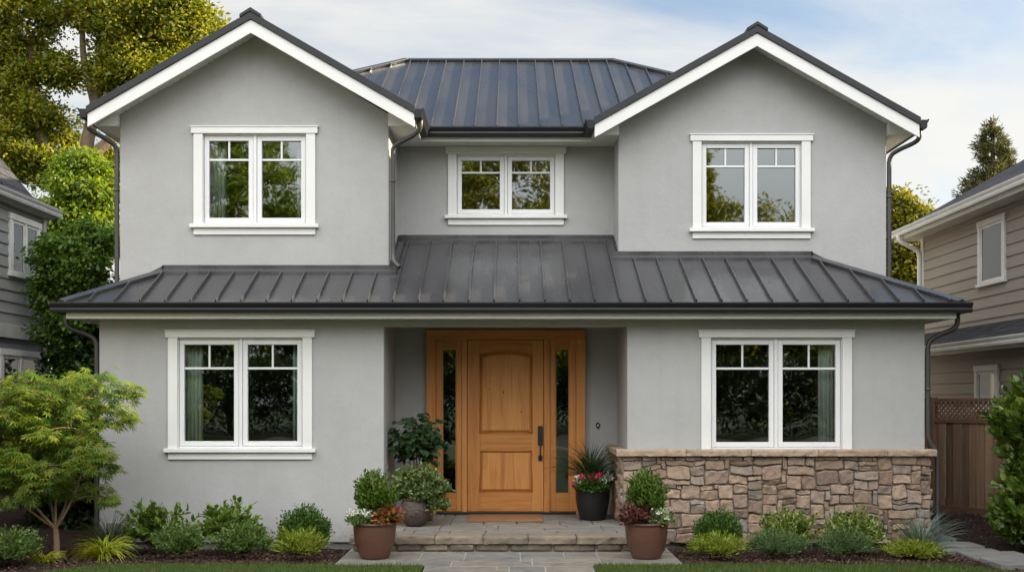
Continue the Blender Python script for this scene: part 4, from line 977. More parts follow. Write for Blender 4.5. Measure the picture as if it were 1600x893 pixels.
while s < L:
    for sg, off in ((1, 0.010), (-1, 0.019)):
        sa, sb = (s, s+h) if sg > 0 else (s+h, s)
        a = A_+dv*sa+pv*off+Vector((0, 0, 1.36)); b = A_+dv*sb+pv*off+Vector((0, 0, 1.595))
        if min(sa, sb) > -0.35 and max(sa, sb) < L+0.2: m.bar(a, b, 0.024, 0.007, pv)
    s += 0.078
m.build('lattice', FENCEH, fence)
for s in (0.30, 1.62):
    m = MB(); fbar(m, s, s+0.09, -0.03, 0.09, fz(s)-0.3, 1.67); m.build('post', FENCE, fence, bevel=0.005)
    m = MB()

# ------------------------------------------------------------------ stepping stones
rng = random.Random(3)
for i, (cx_, ya, yb, w, lab) in enumerate(((5.10, 13.36, 13.70, 0.52, 'farthest small stepping stone close to the stone wainscot corner'), (5.14, 12.76, 13.18, 0.58, 'grey stepping stone second from the far end of the side path'),
        (5.12, 12.14, 12.58, 0.62, 'middle stepping stone of the side path beside the blue grass'), (5.10, 11.46, 11.96, 0.64, 'long grey stepping stone second nearest along the side path'), (5.08, 10.76, 11.28, 0.66, 'nearest grey stepping stone at the end of the side path'))):
    z = float(bed_z(np.array(cx_), np.array((ya+yb)/2)))+0.022
    j = lambda: rng.uniform(-0.012, 0.012)
    P = [(cx_-w/2+j(), ya+j()), (cx_+w/2+j(), ya+j()), (cx_+w/2+j(), yb+j()), (cx_-w/2+j(), yb+j())]
    o = MB().loft([(x, y, z-0.04) for x, y in P], [(x, y, z+0.026) for x, y in P]).build('stepping_stone', SLATE, bevel=0.008, loc=(cx_, (ya+yb)/2, z))
    props(o, lab, 'stepping stone', 'stepping stones of the side path')

# ------------------------------------------------------------------ foliage
def norm(a): return a / np.maximum(np.linalg.norm(a, axis=-1, keepdims=True), 1e-9)
LEAF = {  # (width, length, lift) outline templates and quads
    'oval': ([(0, 0, 0), (-0.26, 0.30, 0.06), (0.26, 0.30, 0.06), (-0.24, 0.68, 0.03), (0.24, 0.68, 0.03), (0, 1, -0.05), (0, 0.32, -0.02), (0, 0.68, -0.05)],
             [(0, 6, 1, 1), (0, 2, 6, 6), (1, 6, 7, 3), (6, 2, 4, 7), (3, 7, 5, 5), (7, 4, 5, 5)]),
    'lance': ([(0, 0, 0), (-0.11, 0.4, 0.03), (0.11, 0.4, 0.03), (0, 1, -0.08), (0, 0.42, -0.02)], [(0, 4, 1, 1), (0, 2, 4, 4), (1, 4, 3, 3), (4, 2, 3, 3)]),
    'ovate': ([(0, 0, 0), (-0.34, 0.28, 0.05), (0.34, 0.28, 0.05), (-0.25, 0.66, 0.03), (0.25, 0.66, 0.03), (0, 1, -0.10), (0, 0.3, -0.03), (0, 0.66, -0.06)],
             [(0, 6, 1, 1), (0, 2, 6, 6), (1, 6, 7, 3), (6, 2, 4, 7), (3, 7, 5, 5), (7, 4, 5, 5)]),
    'card': ([(0, 0, 0), (-0.30, 0.5, 0.05), (0.30, 0.5, 0.05), (0, 1, -0.04)], [(0, 2, 3, 1)]),
    'needle': ([(0, 0, 0), (-0.06, 0.5, 0), (0.06, 0.5, 0), (0, 1, 0)], [(0, 2, 3, 1)]),
}
def palmate():
    v = [(0, 0.0, 0)]; f = []
    for ang, ln, wd in ((-120, 0.5, 0.06), (-78, 0.8, 0.08), (-38, 1.0, 0.09), (0, 1.1, 0.095), (38, 1.0, 0.09), (78, 0.8, 0.08), (120, 0.5, 0.06)):
        a = R(ang); d = np.array([math.sin(a), math.cos(a)]); p = np.array([d[1], -d[0]])
        m1 = d*ln*0.45 - p*wd; m2 = d*ln*0.45 + p*wd; t = d*ln; n = len(v)
        v += [(*m1, 0.02), (*m2, 0.02), (*t, -0.10*ln)]; f.append((0, n+1, n+2, n))
    return v, f
LEAF['palm'] = palmate()
def leaf_mesh(name, kind, P, A, N, S, mat, parent=None, loc=None):
    """P base points, A leaf directions, N facing, S lengths"""
    tv, tf = LEAF[kind]; T = np.array(tv, dtype=float)
    A = norm(A); Xa = norm(np.cross(A, N)); Z = np.cross(Xa, A)
    V = P[:, None, :] + S[:, None, None] * (T[None, :, 0:1]*Xa[:, None, :] + T[None, :, 1:2]*A[:, None, :] + T[None, :, 2:3]*Z[:, None, :])
    n = len(P); k = len(T); base = (np.arange(n)*k)[:, None]
    tris = []
    for q in tf:
        if q[2] == q[3] or q[1] == q[2]: tris.append((q[0], q[1], q[2]) if q[2] == q[3] else (q[0], q[1], q[3]))
        else: tris += [(q[0], q[1], q[2]), (q[0], q[2], q[3])]
    Fx = (base[:, :, None] + np.array(tris)[None, :, :]).reshape(-1, 3)
    return fast_mesh(name, V.reshape(-1, 3), Fx, 3, mat, parent, loc=loc)
def sphere_dirs(g, n, zmin=-1.0):
    z = g.uniform(zmin, 1, n); a = g.uniform(0, 2*np.pi, n); r = np.sqrt(1-z*z)
    return np.stack([r*np.cos(a), r*np.sin(a), z], -1)
def shoot_leaves(g, base, tips, per, size, spread=0.9, start=0.45, up=0.25, jit=0.012):
    """leaves set along shoots that run from base points to tips"""
    n = len(tips); t = np.tile(np.linspace(start, 1.0, per), (n, 1)) + g.uniform(-0.04, 0.04, (n, per))
    d = tips - base; L_ = np.linalg.norm(d, axis=1, keepdims=True); dn = d/np.maximum(L_, 1e-6)
    P = base[:, None, :] + d[:, None, :]*t[:, :, None] + g.normal(0, jit, (n, per, 3))
    rnd = g.normal(0, 1, (n, per, 3)); side = norm(rnd - (rnd*dn[:, None, :]).sum(-1, keepdims=True)*dn[:, None, :])
    k = (1.15 - t)[:, :, None]*spread + 0.25
    A = norm(dn[:, None, :] + side*k*1.6 + np.array([0, 0, up]))
    N = norm(dn[:, None, :]*0.9 - side*0.6 + np.array([0, 0, 0.8]) + g.normal(0, 0.25, (n, per, 3)))
    S = size*g.uniform(0.65, 1.2, (n, per))
    return P.reshape(-1, 3), A.reshape(-1, 3), N.reshape(-1, 3), S.reshape(-1)
def shrub_foliage(g, c, rx, ry, rz, shoots, per, size, kind, mat, parent, name='foliage', lump=0.18, zmin=-0.35, up=0.25, spread=0.9, start=0.5, stems=True, ragged=0.12):
    c = np.array(c, float); d = sphere_dirs(g, shoots, zmin)
    ph = g.uniform(0, 6.3, 6)
    lum = 1 + lump*(np.sin(d[:, 0]*4+ph[0])*np.sin(d[:, 1]*4+ph[1]) + 0.6*np.sin(d[:, 2]*6+d[:, 0]*5+ph[2]))
    rad = lum*(1 + g.normal(0, ragged, shoots))*np.where(g.uniform(0, 1, shoots) < 0.3, g.uniform(0.5, 0.9, shoots), 1)
    tips = c + d*np.array([rx, ry, rz])*rad[:, None]
    foot = np.array([c[0], c[1], c[2]-rz*0.75])
    base = foot + (tips-foot)*g.uniform(0.15, 0.4, (shoots, 1))
    base[:, :2] += g.normal(0, rx*0.12, (shoots, 2))
    o = leaf_mesh(name, kind, *shoot_leaves(g, base, tips, per, size, spread, start, up), mat, parent)
    if stems:
        m = MB()
        for i in range(0, shoots, max(1, shoots//40)):
            mid = (foot+tips[i])/2 + np.array([0, 0, 0.05*rz]); m.tube([foot + g.normal(0, 0.02, 3)*np.array([1, 1, 0]), mid, tips[i]], [0.006, 0.0045, 0.002], 5, cap=False)
        m.build('stem' if name == 'foliage' else 'shrub_stem', STEM, parent)
    return o
def blades(g, c, n, length, width, mat, parent, name='blade', arch=0.9, upw=0.9, r0=0.05, segs=5):
    """arching strap leaves from one tuft"""
    c = np.array(c, float); V = []; Fq = []
    az = g.uniform(0, 2*np.pi, n); el = g.uniform(0.25, 1.0, n)**0.7*upw*np.pi/2; ln = length*g.uniform(0.6, 1.15, n)
    for i in range(n):
        h = np.array([math.cos(az[i]), math.sin(az[i]), 0]); s = np.array([-h[1], h[0], 0]); p = c + h*g.uniform(0, r0)+s*g.normal(0, r0*0.4)
        e = el[i]; st = ln[i]/segs; w = width*g.uniform(0.7, 1.2); b = len(V)
        for k in range(segs+1):
            ww = w*(1-(k/segs)**1.6)*0.5 + 0.0004
            tw = s*ww*math.cos(0.35) + np.array([0, 0, ww*0.4])
            V.append(p-tw); V.append(p+tw)
            p = p + st*(h*math.cos(e)+np.array([0, 0, math.sin(e)])); e -= arch*2.0/segs*(0.6+0.8*k/segs)*g.uniform(0.7, 1.3)
        for k in range(segs): Fq.append((b+2*k, b+2*k+1, b+2*k+3, b+2*k+2))
    return fast_mesh(name, np.array(V), Fq, 4, mat, parent, smooth=True)

L_BOX = leaf_mat('boxwood_leaf', [(0.03, 0.075, 0.01), (0.052, 0.115, 0.016), (0.085, 0.165, 0.024)])
L_BROAD = leaf_mat('laurel_leaf', [(0.06, 0.11, 0.014), (0.105, 0.18, 0.022), (0.18, 0.26, 0.04)], rough=0.35, spec=0.5)
L_FINE = leaf_mat('grey_green_leaf', [(0.055, 0.105, 0.024), (0.095, 0.16, 0.036), (0.145, 0.215, 0.055)])
L_LIME = leaf_mat('yellow_green_leaf', [(0.1, 0.145, 0.012), (0.18, 0.235, 0.02), (0.29, 0.33, 0.035)])
L_MIX = leaf_mat('lime_edged_leaf', [(0.055, 0.105, 0.016), (0.105, 0.17, 0.024), (0.2, 0.25, 0.05), (0.42, 0.43, 0.18)])
L_BLUE = leaf_mat('blue_green_leaf', [(0.045, 0.09, 0.03), (0.08, 0.14, 0.046), (0.125, 0.195, 0.07)])
L_GOLD = leaf_mat('golden_grass', [(0.17, 0.22, 0.012), (0.30, 0.34, 0.025), (0.42, 0.45, 0.06)])
L_DKGRASS = leaf_mat('grey_strap_leaf', [(0.05, 0.075, 0.045), (0.10, 0.13, 0.08), (0.17, 0.19, 0.13)])
L_BLUGRASS = leaf_mat('blue_strap_leaf', [(0.07, 0.11, 0.095), (0.13, 0.18, 0.16), (0.20, 0.26, 0.22)])
L_MAPLE = leaf_mat('maple_leaf', [(0.042, 0.09, 0.01), (0.075, 0.14, 0.014), (0.12, 0.185, 0.019), (0.165, 0.22, 0.024), (0.21, 0.21, 0.025)], trans=0.4)
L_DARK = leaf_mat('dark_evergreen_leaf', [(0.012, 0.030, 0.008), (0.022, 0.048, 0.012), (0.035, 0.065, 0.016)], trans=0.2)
L_TREE = leaf_mat('broadleaf_tree_leaf', [(0.055, 0.095, 0.014), (0.12, 0.155, 0.018), (0.24, 0.235, 0.026), (0.36, 0.31, 0.035)], trans=0.45, tcol=(1.5, 1.45, 0.45))
L_GREEN = leaf_mat('bright_tree_leaf', [(0.055, 0.105, 0.012), (0.105, 0.175, 0.016), (0.18, 0.25, 0.024), (0.25, 0.28, 0.03)], trans=0.42, tcol=(1.7, 1.6, 0.5))
L_LEAFY = leaf_mat('side_yard_leaf', [(0.045, 0.095, 0.014), (0.085, 0.155, 0.020), (0.14, 0.22, 0.03)], trans=0.4)
L_YELLOW = leaf_mat('yellow_tree_leaf', [(0.07, 0.09, 0.010), (0.13, 0.145, 0.014), (0.22, 0.20, 0.02)], trans=0.45, tcol=(1.8, 1.5, 0.5))
L_PINE = leaf_mat('pine_needle', [(0.035, 0.05, 0.016), (0.07, 0.075, 0.022), (0.13, 0.11, 0.028)], trans=0.25)
L_HEDGE = leaf_mat('glossy_hedge_leaf', [(0.03, 0.07, 0.01), (0.062, 0.12, 0.014), (0.115, 0.18, 0.024), (0.17, 0.22, 0.04)], rough=0.3, spec=0.55)
L_POTBOX = leaf_mat('potted_box_leaf', [(0.045, 0.090, 0.012), (0.080, 0.145, 0.018), (0.135, 0.205, 0.03)])
L_FIG = leaf_mat('dark_potted_leaf', [(0.016, 0.040, 0.016), (0.030, 0.065, 0.024), (0.05, 0.09, 0.03)], rough=0.38)
L_VARI = leaf_mat('variegated_leaf', [(0.05, 0.10, 0.025), (0.09, 0.15, 0.04), (0.17, 0.22, 0.08), (0.28, 0.31, 0.15)])
L_COLEUS = leaf_mat('red_coleus_leaf', [(0.10, 0.012, 0.012), (0.19, 0.03, 0.02), (0.32, 0.12, 0.03), (0.12, 0.13, 0.03), (0.40, 0.24, 0.04)], trans=0.25, tcol=(1.3, 0.9, 0.6))
L_HEUCH = leaf_mat('burgundy_leaf', [(0.05, 0.016, 0.012), (0.10, 0.032, 0.022), (0.17, 0.065, 0.045)], trans=0.2, tcol=(1.3, 0.8, 0.7))
PETALW = leaf_mat('white_petal', [(0.62, 0.62, 0.50), (0.75, 0.76, 0.66), (0.80, 0.80, 0.75)], trans=0.3, tcol=(1, 1, 0.9))
PETALP = leaf_mat('pink_petal', [(0.55, 0.015, 0.11), (0.75, 0.03, 0.17), (0.8, 0.09, 0.26)], trans=0.3, tcol=(1, 0.7, 0.7))
L_BLADE = leaf_mat('lawn_blade', [(0.045, 0.085, 0.012), (0.075, 0.125, 0.018), (0.115, 0.16, 0.028)], trans=0.35)

def D_of(py, z=-0.05): return (EYE - z)*F/(py-HY)
GB = 'shrubs and grasses in the planting beds'
def shrub(seed, px0, px1, py0, py1, D, kind, label, name='shrub', cat='shrub'):
    """one bed shrub: pixel box of its crown at its own distance from the camera"""
    g = np.random.default_rng(seed)
    cx_, w, z1, z0 = PX((px0+px1)/2, D), (px1-px0)*D/F, PZ(py0, D), float(bed_z(np.array(PX((px0+px1)/2, D)), np.array(D)))
    zc, rz = (z1+z0)/2+0.01, (z1-z0)/2; t = thing(name, (cx_, D, z0), label, cat, GB); rx = w/2
    K = dict(box=(dict(shoots=760, per=9, size=0.033, kind='oval', mat=L_BOX, lump=0.06, ragged=0.06, spread=0.8)),
             broad=(dict(shoots=78, per=11, size=0.080, kind='oval', mat=L_BROAD, lump=0.16, ragged=0.13, up=0.15, zmin=-0.3, spread=1.3, start=0.62)),
             fine=(dict(shoots=560, per=10, size=0.032, kind='oval', mat=L_FINE, lump=0.12, ragged=0.12, up=0.4)),
             blue=(dict(shoots=560, per=10, size=0.032, kind='lance', mat=L_BLUE, lump=0.12, ragged=0.12, up=0.4)),
             lime=(dict(shoots=330, per=9, size=0.045, kind='lance', mat=L_LIME, lump=0.15, ragged=0.14, up=0.4)),
             mix=(dict(shoots=280, per=10, size=0.048, kind='oval', mat=L_MIX, lump=0.15, ragged=0.13, up=0.35)))[kind]
    if kind in ('blue', 'lime'): K['size'] *= 1.2
    shrub_foliage(g, (cx_, D, zc), rx*0.93, rx*0.85, rz*0.93, parent=t, **K)
    return t
shrub(1, 196, 288, 787, 860, 12.35, 'broad', 'open broad leaved shrub behind the golden grass clump below the wall', 'laurel_shrub')
shrub(2, 244, 318, 820, 880, 11.65, 'fine', 'soft light green shrub between the golden grass and the first window sill')
shrub(3, 313, 410, 785, 855, 12.35, 'broad', 'broad leaved shrub with upright rosettes centred under the ground floor window', 'laurel_shrub')
shrub(4, 338, 424, 820, 876, 11.7, 'fine', 'low grey green mound before the upright rosette shrub under the window')
shrub(5, 434, 517, 791, 860, 12.35, 'box', 'rounded dark box shrub against the stucco wall near the step', 'boxwood_shrub')
shrub(6, 428, 508, 829, 886, 11.5, 'lime', 'yellow green mound in front of the box shrub beside the walkway')
shrub(7, 1085, 1160, 798, 856, 12.30, 'box', 'rounded dark box shrub against the stone wainscot', 'boxwood_shrub')
shrub(8, 1078, 1163, 836, 887, 11.5, 'lime', 'yellow green mound before the box shrub at the stone wainscot')
shrub(9, 1190, 1276, 800, 860, 12.30, 'mix', 'shrub with pale lime tips in the middle of the stone wainscot')
shrub(10, 1165, 1258, 830, 882, 11.7, 'blue', 'blue green mound in front of the pale lime tipped shrub')
shrub(11, 1291, 1380, 799, 862, 12.30, 'mix', 'leafy light green shrub against the stone near the house corner')
shrub(12, 1276, 1362, 828, 885, 11.6, 'blue', 'blue green mound before the leafy shrub near the house corner')
shrub(13, -45, 62, 826, 900, 10.9, 'fine', 'grey green bush at the foot of the maple nearest the lawn')
shrub(14, 1382, 1470, 848, 886, 11.75, 'lime', 'low yellow green tuft under the blue grass at the house corner')
def tuft(seed, px, D, n, ln, wd, mat, label, arch, upw, name='grass_clump'):
    g = np.random.default_rng(seed); x = PX(px, D); z = float(bed_z(np.array(x), np.array(D)))
    t = thing(name, (x, D, z), label, 'grass clump', GB); blades(g, (x, D, z), n, ln, wd, mat, t, 'blade', arch, upw); return t
tuft(31, 160, 11.5, 260, 0.40, 0.014, L_GOLD, 'bright golden grass clump in front of the grey strap leaved tuft', 1.15, 0.85)
tuft(32, 172, 12.3, 320, 0.58, 0.014, L_DKGRASS, 'grey strap leaved tuft behind the golden grass by the downspout', 0.75, 0.97)
tuft(33, 68, 11.25, 120, 0.26, 0.013, L_GOLD, 'small golden grass clump next to the maple trunk', 1.2, 0.8)
tuft(34, 1437, 12.1, 340, 0.60, 0.012, L_BLUGRASS, 'spiky blue grass at the corner of the stone wainscot', 0.65, 0.97)

# --- Japanese maple
def limb(m, pts, r0, r1, n=8, it=2):
    P = smooth_path(pts, it); k = len(P); m.tube(P, [r0+(r1-r0)*i/(k-1) for i in range(k)], n, cap=False); return P
g = np.random.default_rng(77); rng = random.Random(77)
mx, my = -4.81, 11.7
maple = thing('maple_tree', (mx, my, 0), 'small lacy yellow green maple with forked trunk before the house corner', 'tree')
m = MB(); base = Vector((mx, my, -0.08)); fork = Vector((mx-0.005, my, 0.27))
limb(m, [base, (mx+0.01, my, 0.1), fork], 0.038, 0.030)
stems = []
for dx_, dy_, zt in ((-0.55, -0.1, 1.35), (-0.05, 0.12, 1.55), (0.42, -0.05, 1.5), (0.15, 0.35, 1.45), (-0.25, 0.3, 1.3), (-0.95, 0.05, 1.25)):
    P = limb(m, [fork, fork+Vector((dx_*0.35, dy_*0.35, 0.22)), fork+Vector((dx_*0.75, dy_*0.8, 0.62)), Vector((mx+dx_, my+dy_, zt))], 0.019, 0.005)
    stems.append(P)
P_, A2, N2, S2 = [], [], [], []
# layered sprays: (px, py, half-width px) of the pads on the photograph, each at its own depth
pads = []
for k in range(150):
    px = rng.triangular(-90, 172, 55); t = rng.random()
    ztop = 1.86 - 0.16*abs((px-70)/110)**2 + rng.uniform(-0.1, 0.05)
    zlow = 0.56 + 0.10*abs((px-80)/110)
    pads.append((PX(px, 11.7), my+rng.uniform(-0.55, 0.5), zlow+round((ztop-zlow)*t**0.85/0.13)*0.13+rng.gauss(0, 0.02), rng.uniform(0.10, 0.19)))
for px, py, r in ((215, 600, 0.10), (232, 603, 0.08), (205, 612, 0.14), (190, 600, 0.14), (180, 580, 0.10), (205, 640, 0.13), (200, 650, 0.12), (178, 700, 0.13), (190, 722, 0.09), (175, 775, 0.1), (185, 775, 0.08), (150, 585, 0.13), (135, 590, 0.15), (100, 588, 0.16), (60, 600, 0.18), (20, 590, 0.2), (-10, 580, 0.2), (160, 760, 0.14), (165, 650, 0.2), (30, 620, 0.2), (120, 610, 0.2), (20, 740, 0.2), (40, 720, 0.2), (70, 745, 0.16)):
    pads.append((PX(px-16, 11.6), my-0.1+rng.uniform(-0.15, 0.15), PZ(py, 11.6)-0.03, r))
for (x, y, z, r) in pads:
    q = Vector((x, y, z)); st = min((p for s in stems for p in s[4:]), key=lambda p: (p-q).length + (0.6 if p.z > z+0.05 else 0))
    out = Vector((x-mx, y-my, 0)); out = out.normalized() if out.length > 0.05 else Vector((rng.uniform(-1, 1), rng.uniform(-1, 1), 0)).normalized()
    limb(m, [st, (st+q)/2+Vector((0, 0, 0.06)), q], 0.006, 0.002, 5, 1)
    nl_ = int(38*(r/0.18)**1.5)+7
    for i in range(nl_):
        a = rng.uniform(0, 2*math.pi); rr = r*math.sqrt(rng.random())
        o = np.array([rr*math.cos(a), rr*math.sin(a), 0]) + np.array(out)*r*0.3
        P_.append((x+o[0], y+o[1], z-0.5*rr*rr/r+rng.gauss(0, 0.035)))
        A2.append((o[0]/r+out.x*0.5+rng.gauss(0, 0.35), o[1]/r+out.y*0.5+rng.gauss(0, 0.35), -0.45+rng.gauss(0, 0.25)))
        N2.append((rng.gauss(0, 0.3), rng.gauss(0, 0.45)-0.45, 1)); S2.append(rng.uniform(0.058, 0.098))
m.build('trunk', MBARK, maple, smooth=True)
leaf_mesh('crown', 'palm', np.array(P_), np.array(A2), np.array(N2), np.array(S2), L_MAPLE, maple)

# --- larger trees
def tree(name, base, lobes, trunks, clumps, per, csize, lsize, kind, lmat, label, seed, group=None, bark=BARK, droop=0.3, limb_r=0.05, flat=0.75, cat='tree'):
    """trunks: polylines with end radii; lobes: crown ellipsoids (x, y, z, rx, ry, rz, weight); leaf clumps hang on limbs from the trunks"""
    g = np.random.default_rng(seed)
    t = thing(name, base, label, cat, group); m = MB(); nodes = []
    for pts, r0, r1 in trunks:
        P = limb(m, pts, r0, r1, 10, 2); nodes += [(p, r0+(r1-r0)*i/len(P)) for i, p in enumerate(P) if i > len(P)*0.25]
    W = np.array([l[6] for l in lobes]); W = W/W.sum(); tips = []
    for _ in range(clumps):
        l = lobes[g.choice(len(lobes), p=W)]; d = sphere_dirs(g, 1)[0]*g.uniform(0.25, 1)**0.45
        tips.append(np.array(l[:3])+d*np.array(l[3:6]))
    tips = np.array(tips); NP = np.array([n[0] for n in nodes])
    mids = []
    order = np.argsort([np.min(np.linalg.norm(NP-q, axis=1)) for q in tips])
    att = list(NP); 
    for q in tips[order]:
        A_att = np.array(att); dd = np.linalg.norm(A_att-q, axis=1) + 1.2*np.maximum(0, A_att[:, 2]-q[2])
        a = A_att[np.argmin(dd)]; L0 = np.linalg.norm(q-a)
        mid = (a+q)/2 + np.array([0, 0, 0.10*L0]) + g.normal(0, 0.06*L0+0.01, 3)
        r = min(limb_r, 0.008+0.018*L0)
        m.tube([a, mid, q], [r, r*0.65, r*0.2], 5, cap=False); att.append(mid); att.append(q)
    m.build('trunk', bark, t, smooth=True)
    n = clumps*per; C = np.repeat(tips, per, axis=0); off = g.normal(0, 1, (n, 3)); off = norm(off)*(g.uniform(0, 1, (n, 1))**0.5)
    sc = np.repeat(g.uniform(0.55, 1.35, clumps), per)[:, None]*csize
    off = off*sc*np.array([1, 1, flat]); P = C+off
    A = norm(off/csize + g.normal(0, 0.5, (n, 3)) + np.array([0, 0, -droop])); N = norm(g.normal(0, 0.6, (n, 3)) + off/csize*0.5 + np.array([0, 0, 0.9]))
    leaf_mesh('crown', kind, P, A, N, lsize*g.uniform(0.6, 1.25, n), lmat, t)
    return t
def W3_(px, py, D): return (PX(px, D), D, PZ(py, D))
def lobe(px, py, rpx, rpy, D, ry=None, w=1.0):
    k = D/F; return (*W3_(px, py, D), rpx*k, (ry or rpx*k*0.9), rpy*k, w)
GT = 'trees behind the houses'
Dt = 27.0
tree('tall_tree', (PX(120, Dt), Dt, -0.3),
     [lobe(30, 30, 62, 60, Dt, w=1.5), lobe(200, 30, 62, 60, Dt, w=1.8), lobe(272, 30, 50, 48, Dt, w=1.2), lobe(230, 105, 60, 40, Dt, w=1.3), lobe(15, 225, 60, 45, Dt, w=1.3), lobe(10, 125, 45, 40, Dt, w=0.8), lobe(-60, 90, 60, 100, Dt, w=0.7), lobe(120, -60, 130, 60, Dt, w=1.0), lobe(80, 190, 24, 20, Dt, w=0.2), lobe(105, 25, 30, 34, Dt, w=0.4), lobe(75, 262, 40, 24, Dt, w=0.5), lobe(190, 262, 40, 34, Dt+1.5, w=0.5), lobe(178, 110, 26, 30, Dt, w=0.4), lobe(92, 110, 26, 24, Dt, w=0.35), lobe(110, 215, 18, 20, Dt+1, w=0.15), lobe(45, 175, 40, 30, Dt, w=0.6)],
     [([W3_(120, 640, Dt), W3_(122, 400, Dt), W3_(130, 250, Dt), W3_(152, 150, Dt), W3_(170, 60, Dt), W3_(185, -20, Dt)], 0.25, 0.06), ([W3_(128, 262, Dt), W3_(165, 225, Dt), W3_(205, 170, Dt), W3_(240, 100, Dt)], 0.16, 0.05), ([W3_(124, 330, Dt), W3_(70, 240, Dt), W3_(45, 150, Dt), W3_(50, 50, Dt)], 0.2, 0.05), ([W3_(148, 160, Dt), W3_(128, 90, Dt), W3_(130, 10, Dt)], 0.12, 0.04)],
     520, 190, 0.48, 0.105, 'oval', L_TREE, 'tall golden lit tree with bare forked trunks rising behind the grey clapboard house', 101, GT, limb_r=0.05, droop=0.0, flat=0.62)
Dt = 34.0
tree('distant_tree', (PX(325, Dt), Dt, -0.3), [lobe(330, 55, 26, 32, Dt, w=1), lobe(290, 90, 30, 40, Dt, w=0.8), lobe(318, 110, 40, 40, Dt, w=0.8)], [([W3_(318, 640, Dt), W3_(320, 300, Dt), W3_(328, 60, Dt)], 0.2, 0.05)], 90, 60, 0.42, 0.19, 'card', L_TREE, 'small treetop peeking over the slope of the higher gable', 102, GT)
Dt = 20.5
tree('bright_tree', (PX(125, Dt), Dt, -0.2),
     [lobe(125, 300, 48, 38, Dt, w=1), lobe(105, 355, 55, 45, Dt, w=1.6), lobe(145, 350, 40, 60, Dt, w=1), lobe(98, 425, 52, 40, Dt, w=1.3), lobe(75, 385, 28, 40, Dt, w=0.7), lobe(112, 480, 45, 40, Dt, w=1), lobe(125, 262, 30, 22, Dt, w=0.5), lobe(125, 545, 45, 55, Dt, w=1.0)],
     [([W3_(125, 750, Dt), W3_(125, 560, Dt), W3_(128, 420, Dt), W3_(132, 300, Dt)], 0.12, 0.03), ([W3_(125, 560, Dt), W3_(95, 450, Dt), W3_(90, 370, Dt)], 0.07, 0.02)],
     360, 160, 0.36, 0.085, 'oval', L_GREEN, 'rounded bright green tree between the grey clapboard house and the stucco wall', 103, GT, droop=0.5, flat=0.55)
Dt = 16.4
tree('leafy_tree', (PX(120, Dt), Dt, -0.2),
     [lobe(88, 400, 30, 34, Dt, w=1), lobe(120, 430, 45, 38, Dt, w=1.3), lobe(82, 455, 26, 30, Dt, w=0.8), lobe(130, 500, 40, 40, Dt, w=1.2), lobe(95, 520, 32, 34, Dt, w=0.7), lobe(125, 570, 38, 40, Dt, w=1.0), lobe(140, 375, 34, 30, Dt, w=0.8)],
     [([W3_(122, 790, Dt), W3_(122, 620, Dt), W3_(118, 500, Dt), W3_(115, 400, Dt)], 0.06, 0.015)],
     260, 90, 0.23, 0.075, 'oval', L_LEAFY, 'leafy green tree in the side yard half covering the grey clapboard house window', 105, GT, droop=0.5, flat=0.5, limb_r=0.02)
Dt = 30.0
tree('yellow_tree', (PX(1410, Dt), Dt, -0.3), [lobe(1400, 330, 28, 35, Dt, w=1), lobe(1415, 375, 45, 45, Dt, w=1.6), lobe(1405, 420, 40, 35, Dt, w=1.2), lobe(1430, 340, 22, 20, Dt, w=0.4), lobe(1370, 380, 50, 60, Dt, w=1.2), lobe(1440, 460, 50, 50, Dt, w=1)],
     [([W3_(1405, 640, Dt), W3_(1405, 430, Dt), W3_(1410, 310, Dt)], 0.16, 0.04)], 220, 130, 0.42, 0.12, 'oval', L_YELLOW, 'yellow green tree showing past the lower gable beside the downspout', 104, GT)
# pine far off
g = np.random.default_rng(9); Dp = 42.0; pine = thing('pine_tree', (PX(1548, Dp), Dp, -0.3), 'dark conifer standing above the shingle roof of the taupe house', 'tree', GT)
m = MB(); limb(m, [W3_(1545, 640, Dp), W3_(1548, 400, Dp), W3_(1552, 250, Dp), W3_(1550, 188, Dp)], 0.22, 0.03, 8)
k = Dp/F; P_, A2, N2 = [], [], []
for i in range(84):
    f = (i/84)**0.8; py = 192+f*175; z = PZ(py, Dp); x0 = PX(1550, Dp)
    L0 = (5+58*f**0.95)*k*g.uniform(0.5, 1.2); az = g.uniform(0, 2*np.pi); dr = np.array([math.cos(az), math.sin(az), 0.15-0.25*f+g.normal(0, 0.08)])
    a = np.array([x0, Dp, z]); b = a+dr*L0; m.tube([a, (a+b)/2-np.array([0, 0, 0.03*L0]), b], [0.035, 0.02, 0.006], 4, cap=False)
    nb = int(3+5*L0)
    for q in range(nb):
        t = g.uniform(0.4, 1.0); c = a+dr*L0*t+g.normal(0, 0.10, 3); nn = 34
        d = sphere_dirs(g, nn); d = norm(d+dr*0.8+np.array([0, 0, 0.25])); P_.append(c+d*0.05+g.normal(0, 0.06, (nn, 3))); A2.append(d); N2.append(g.normal(0, 1, (nn, 3)))
m.build('trunk', BARK, pine, smooth=True)
P_, A2, N2 = map(np.concatenate, (P_, A2, N2)); leaf_mesh('crown', 'lance', P_, A2, N2, g.uniform(0.12, 0.24, len(P_)), L_PINE, pine)
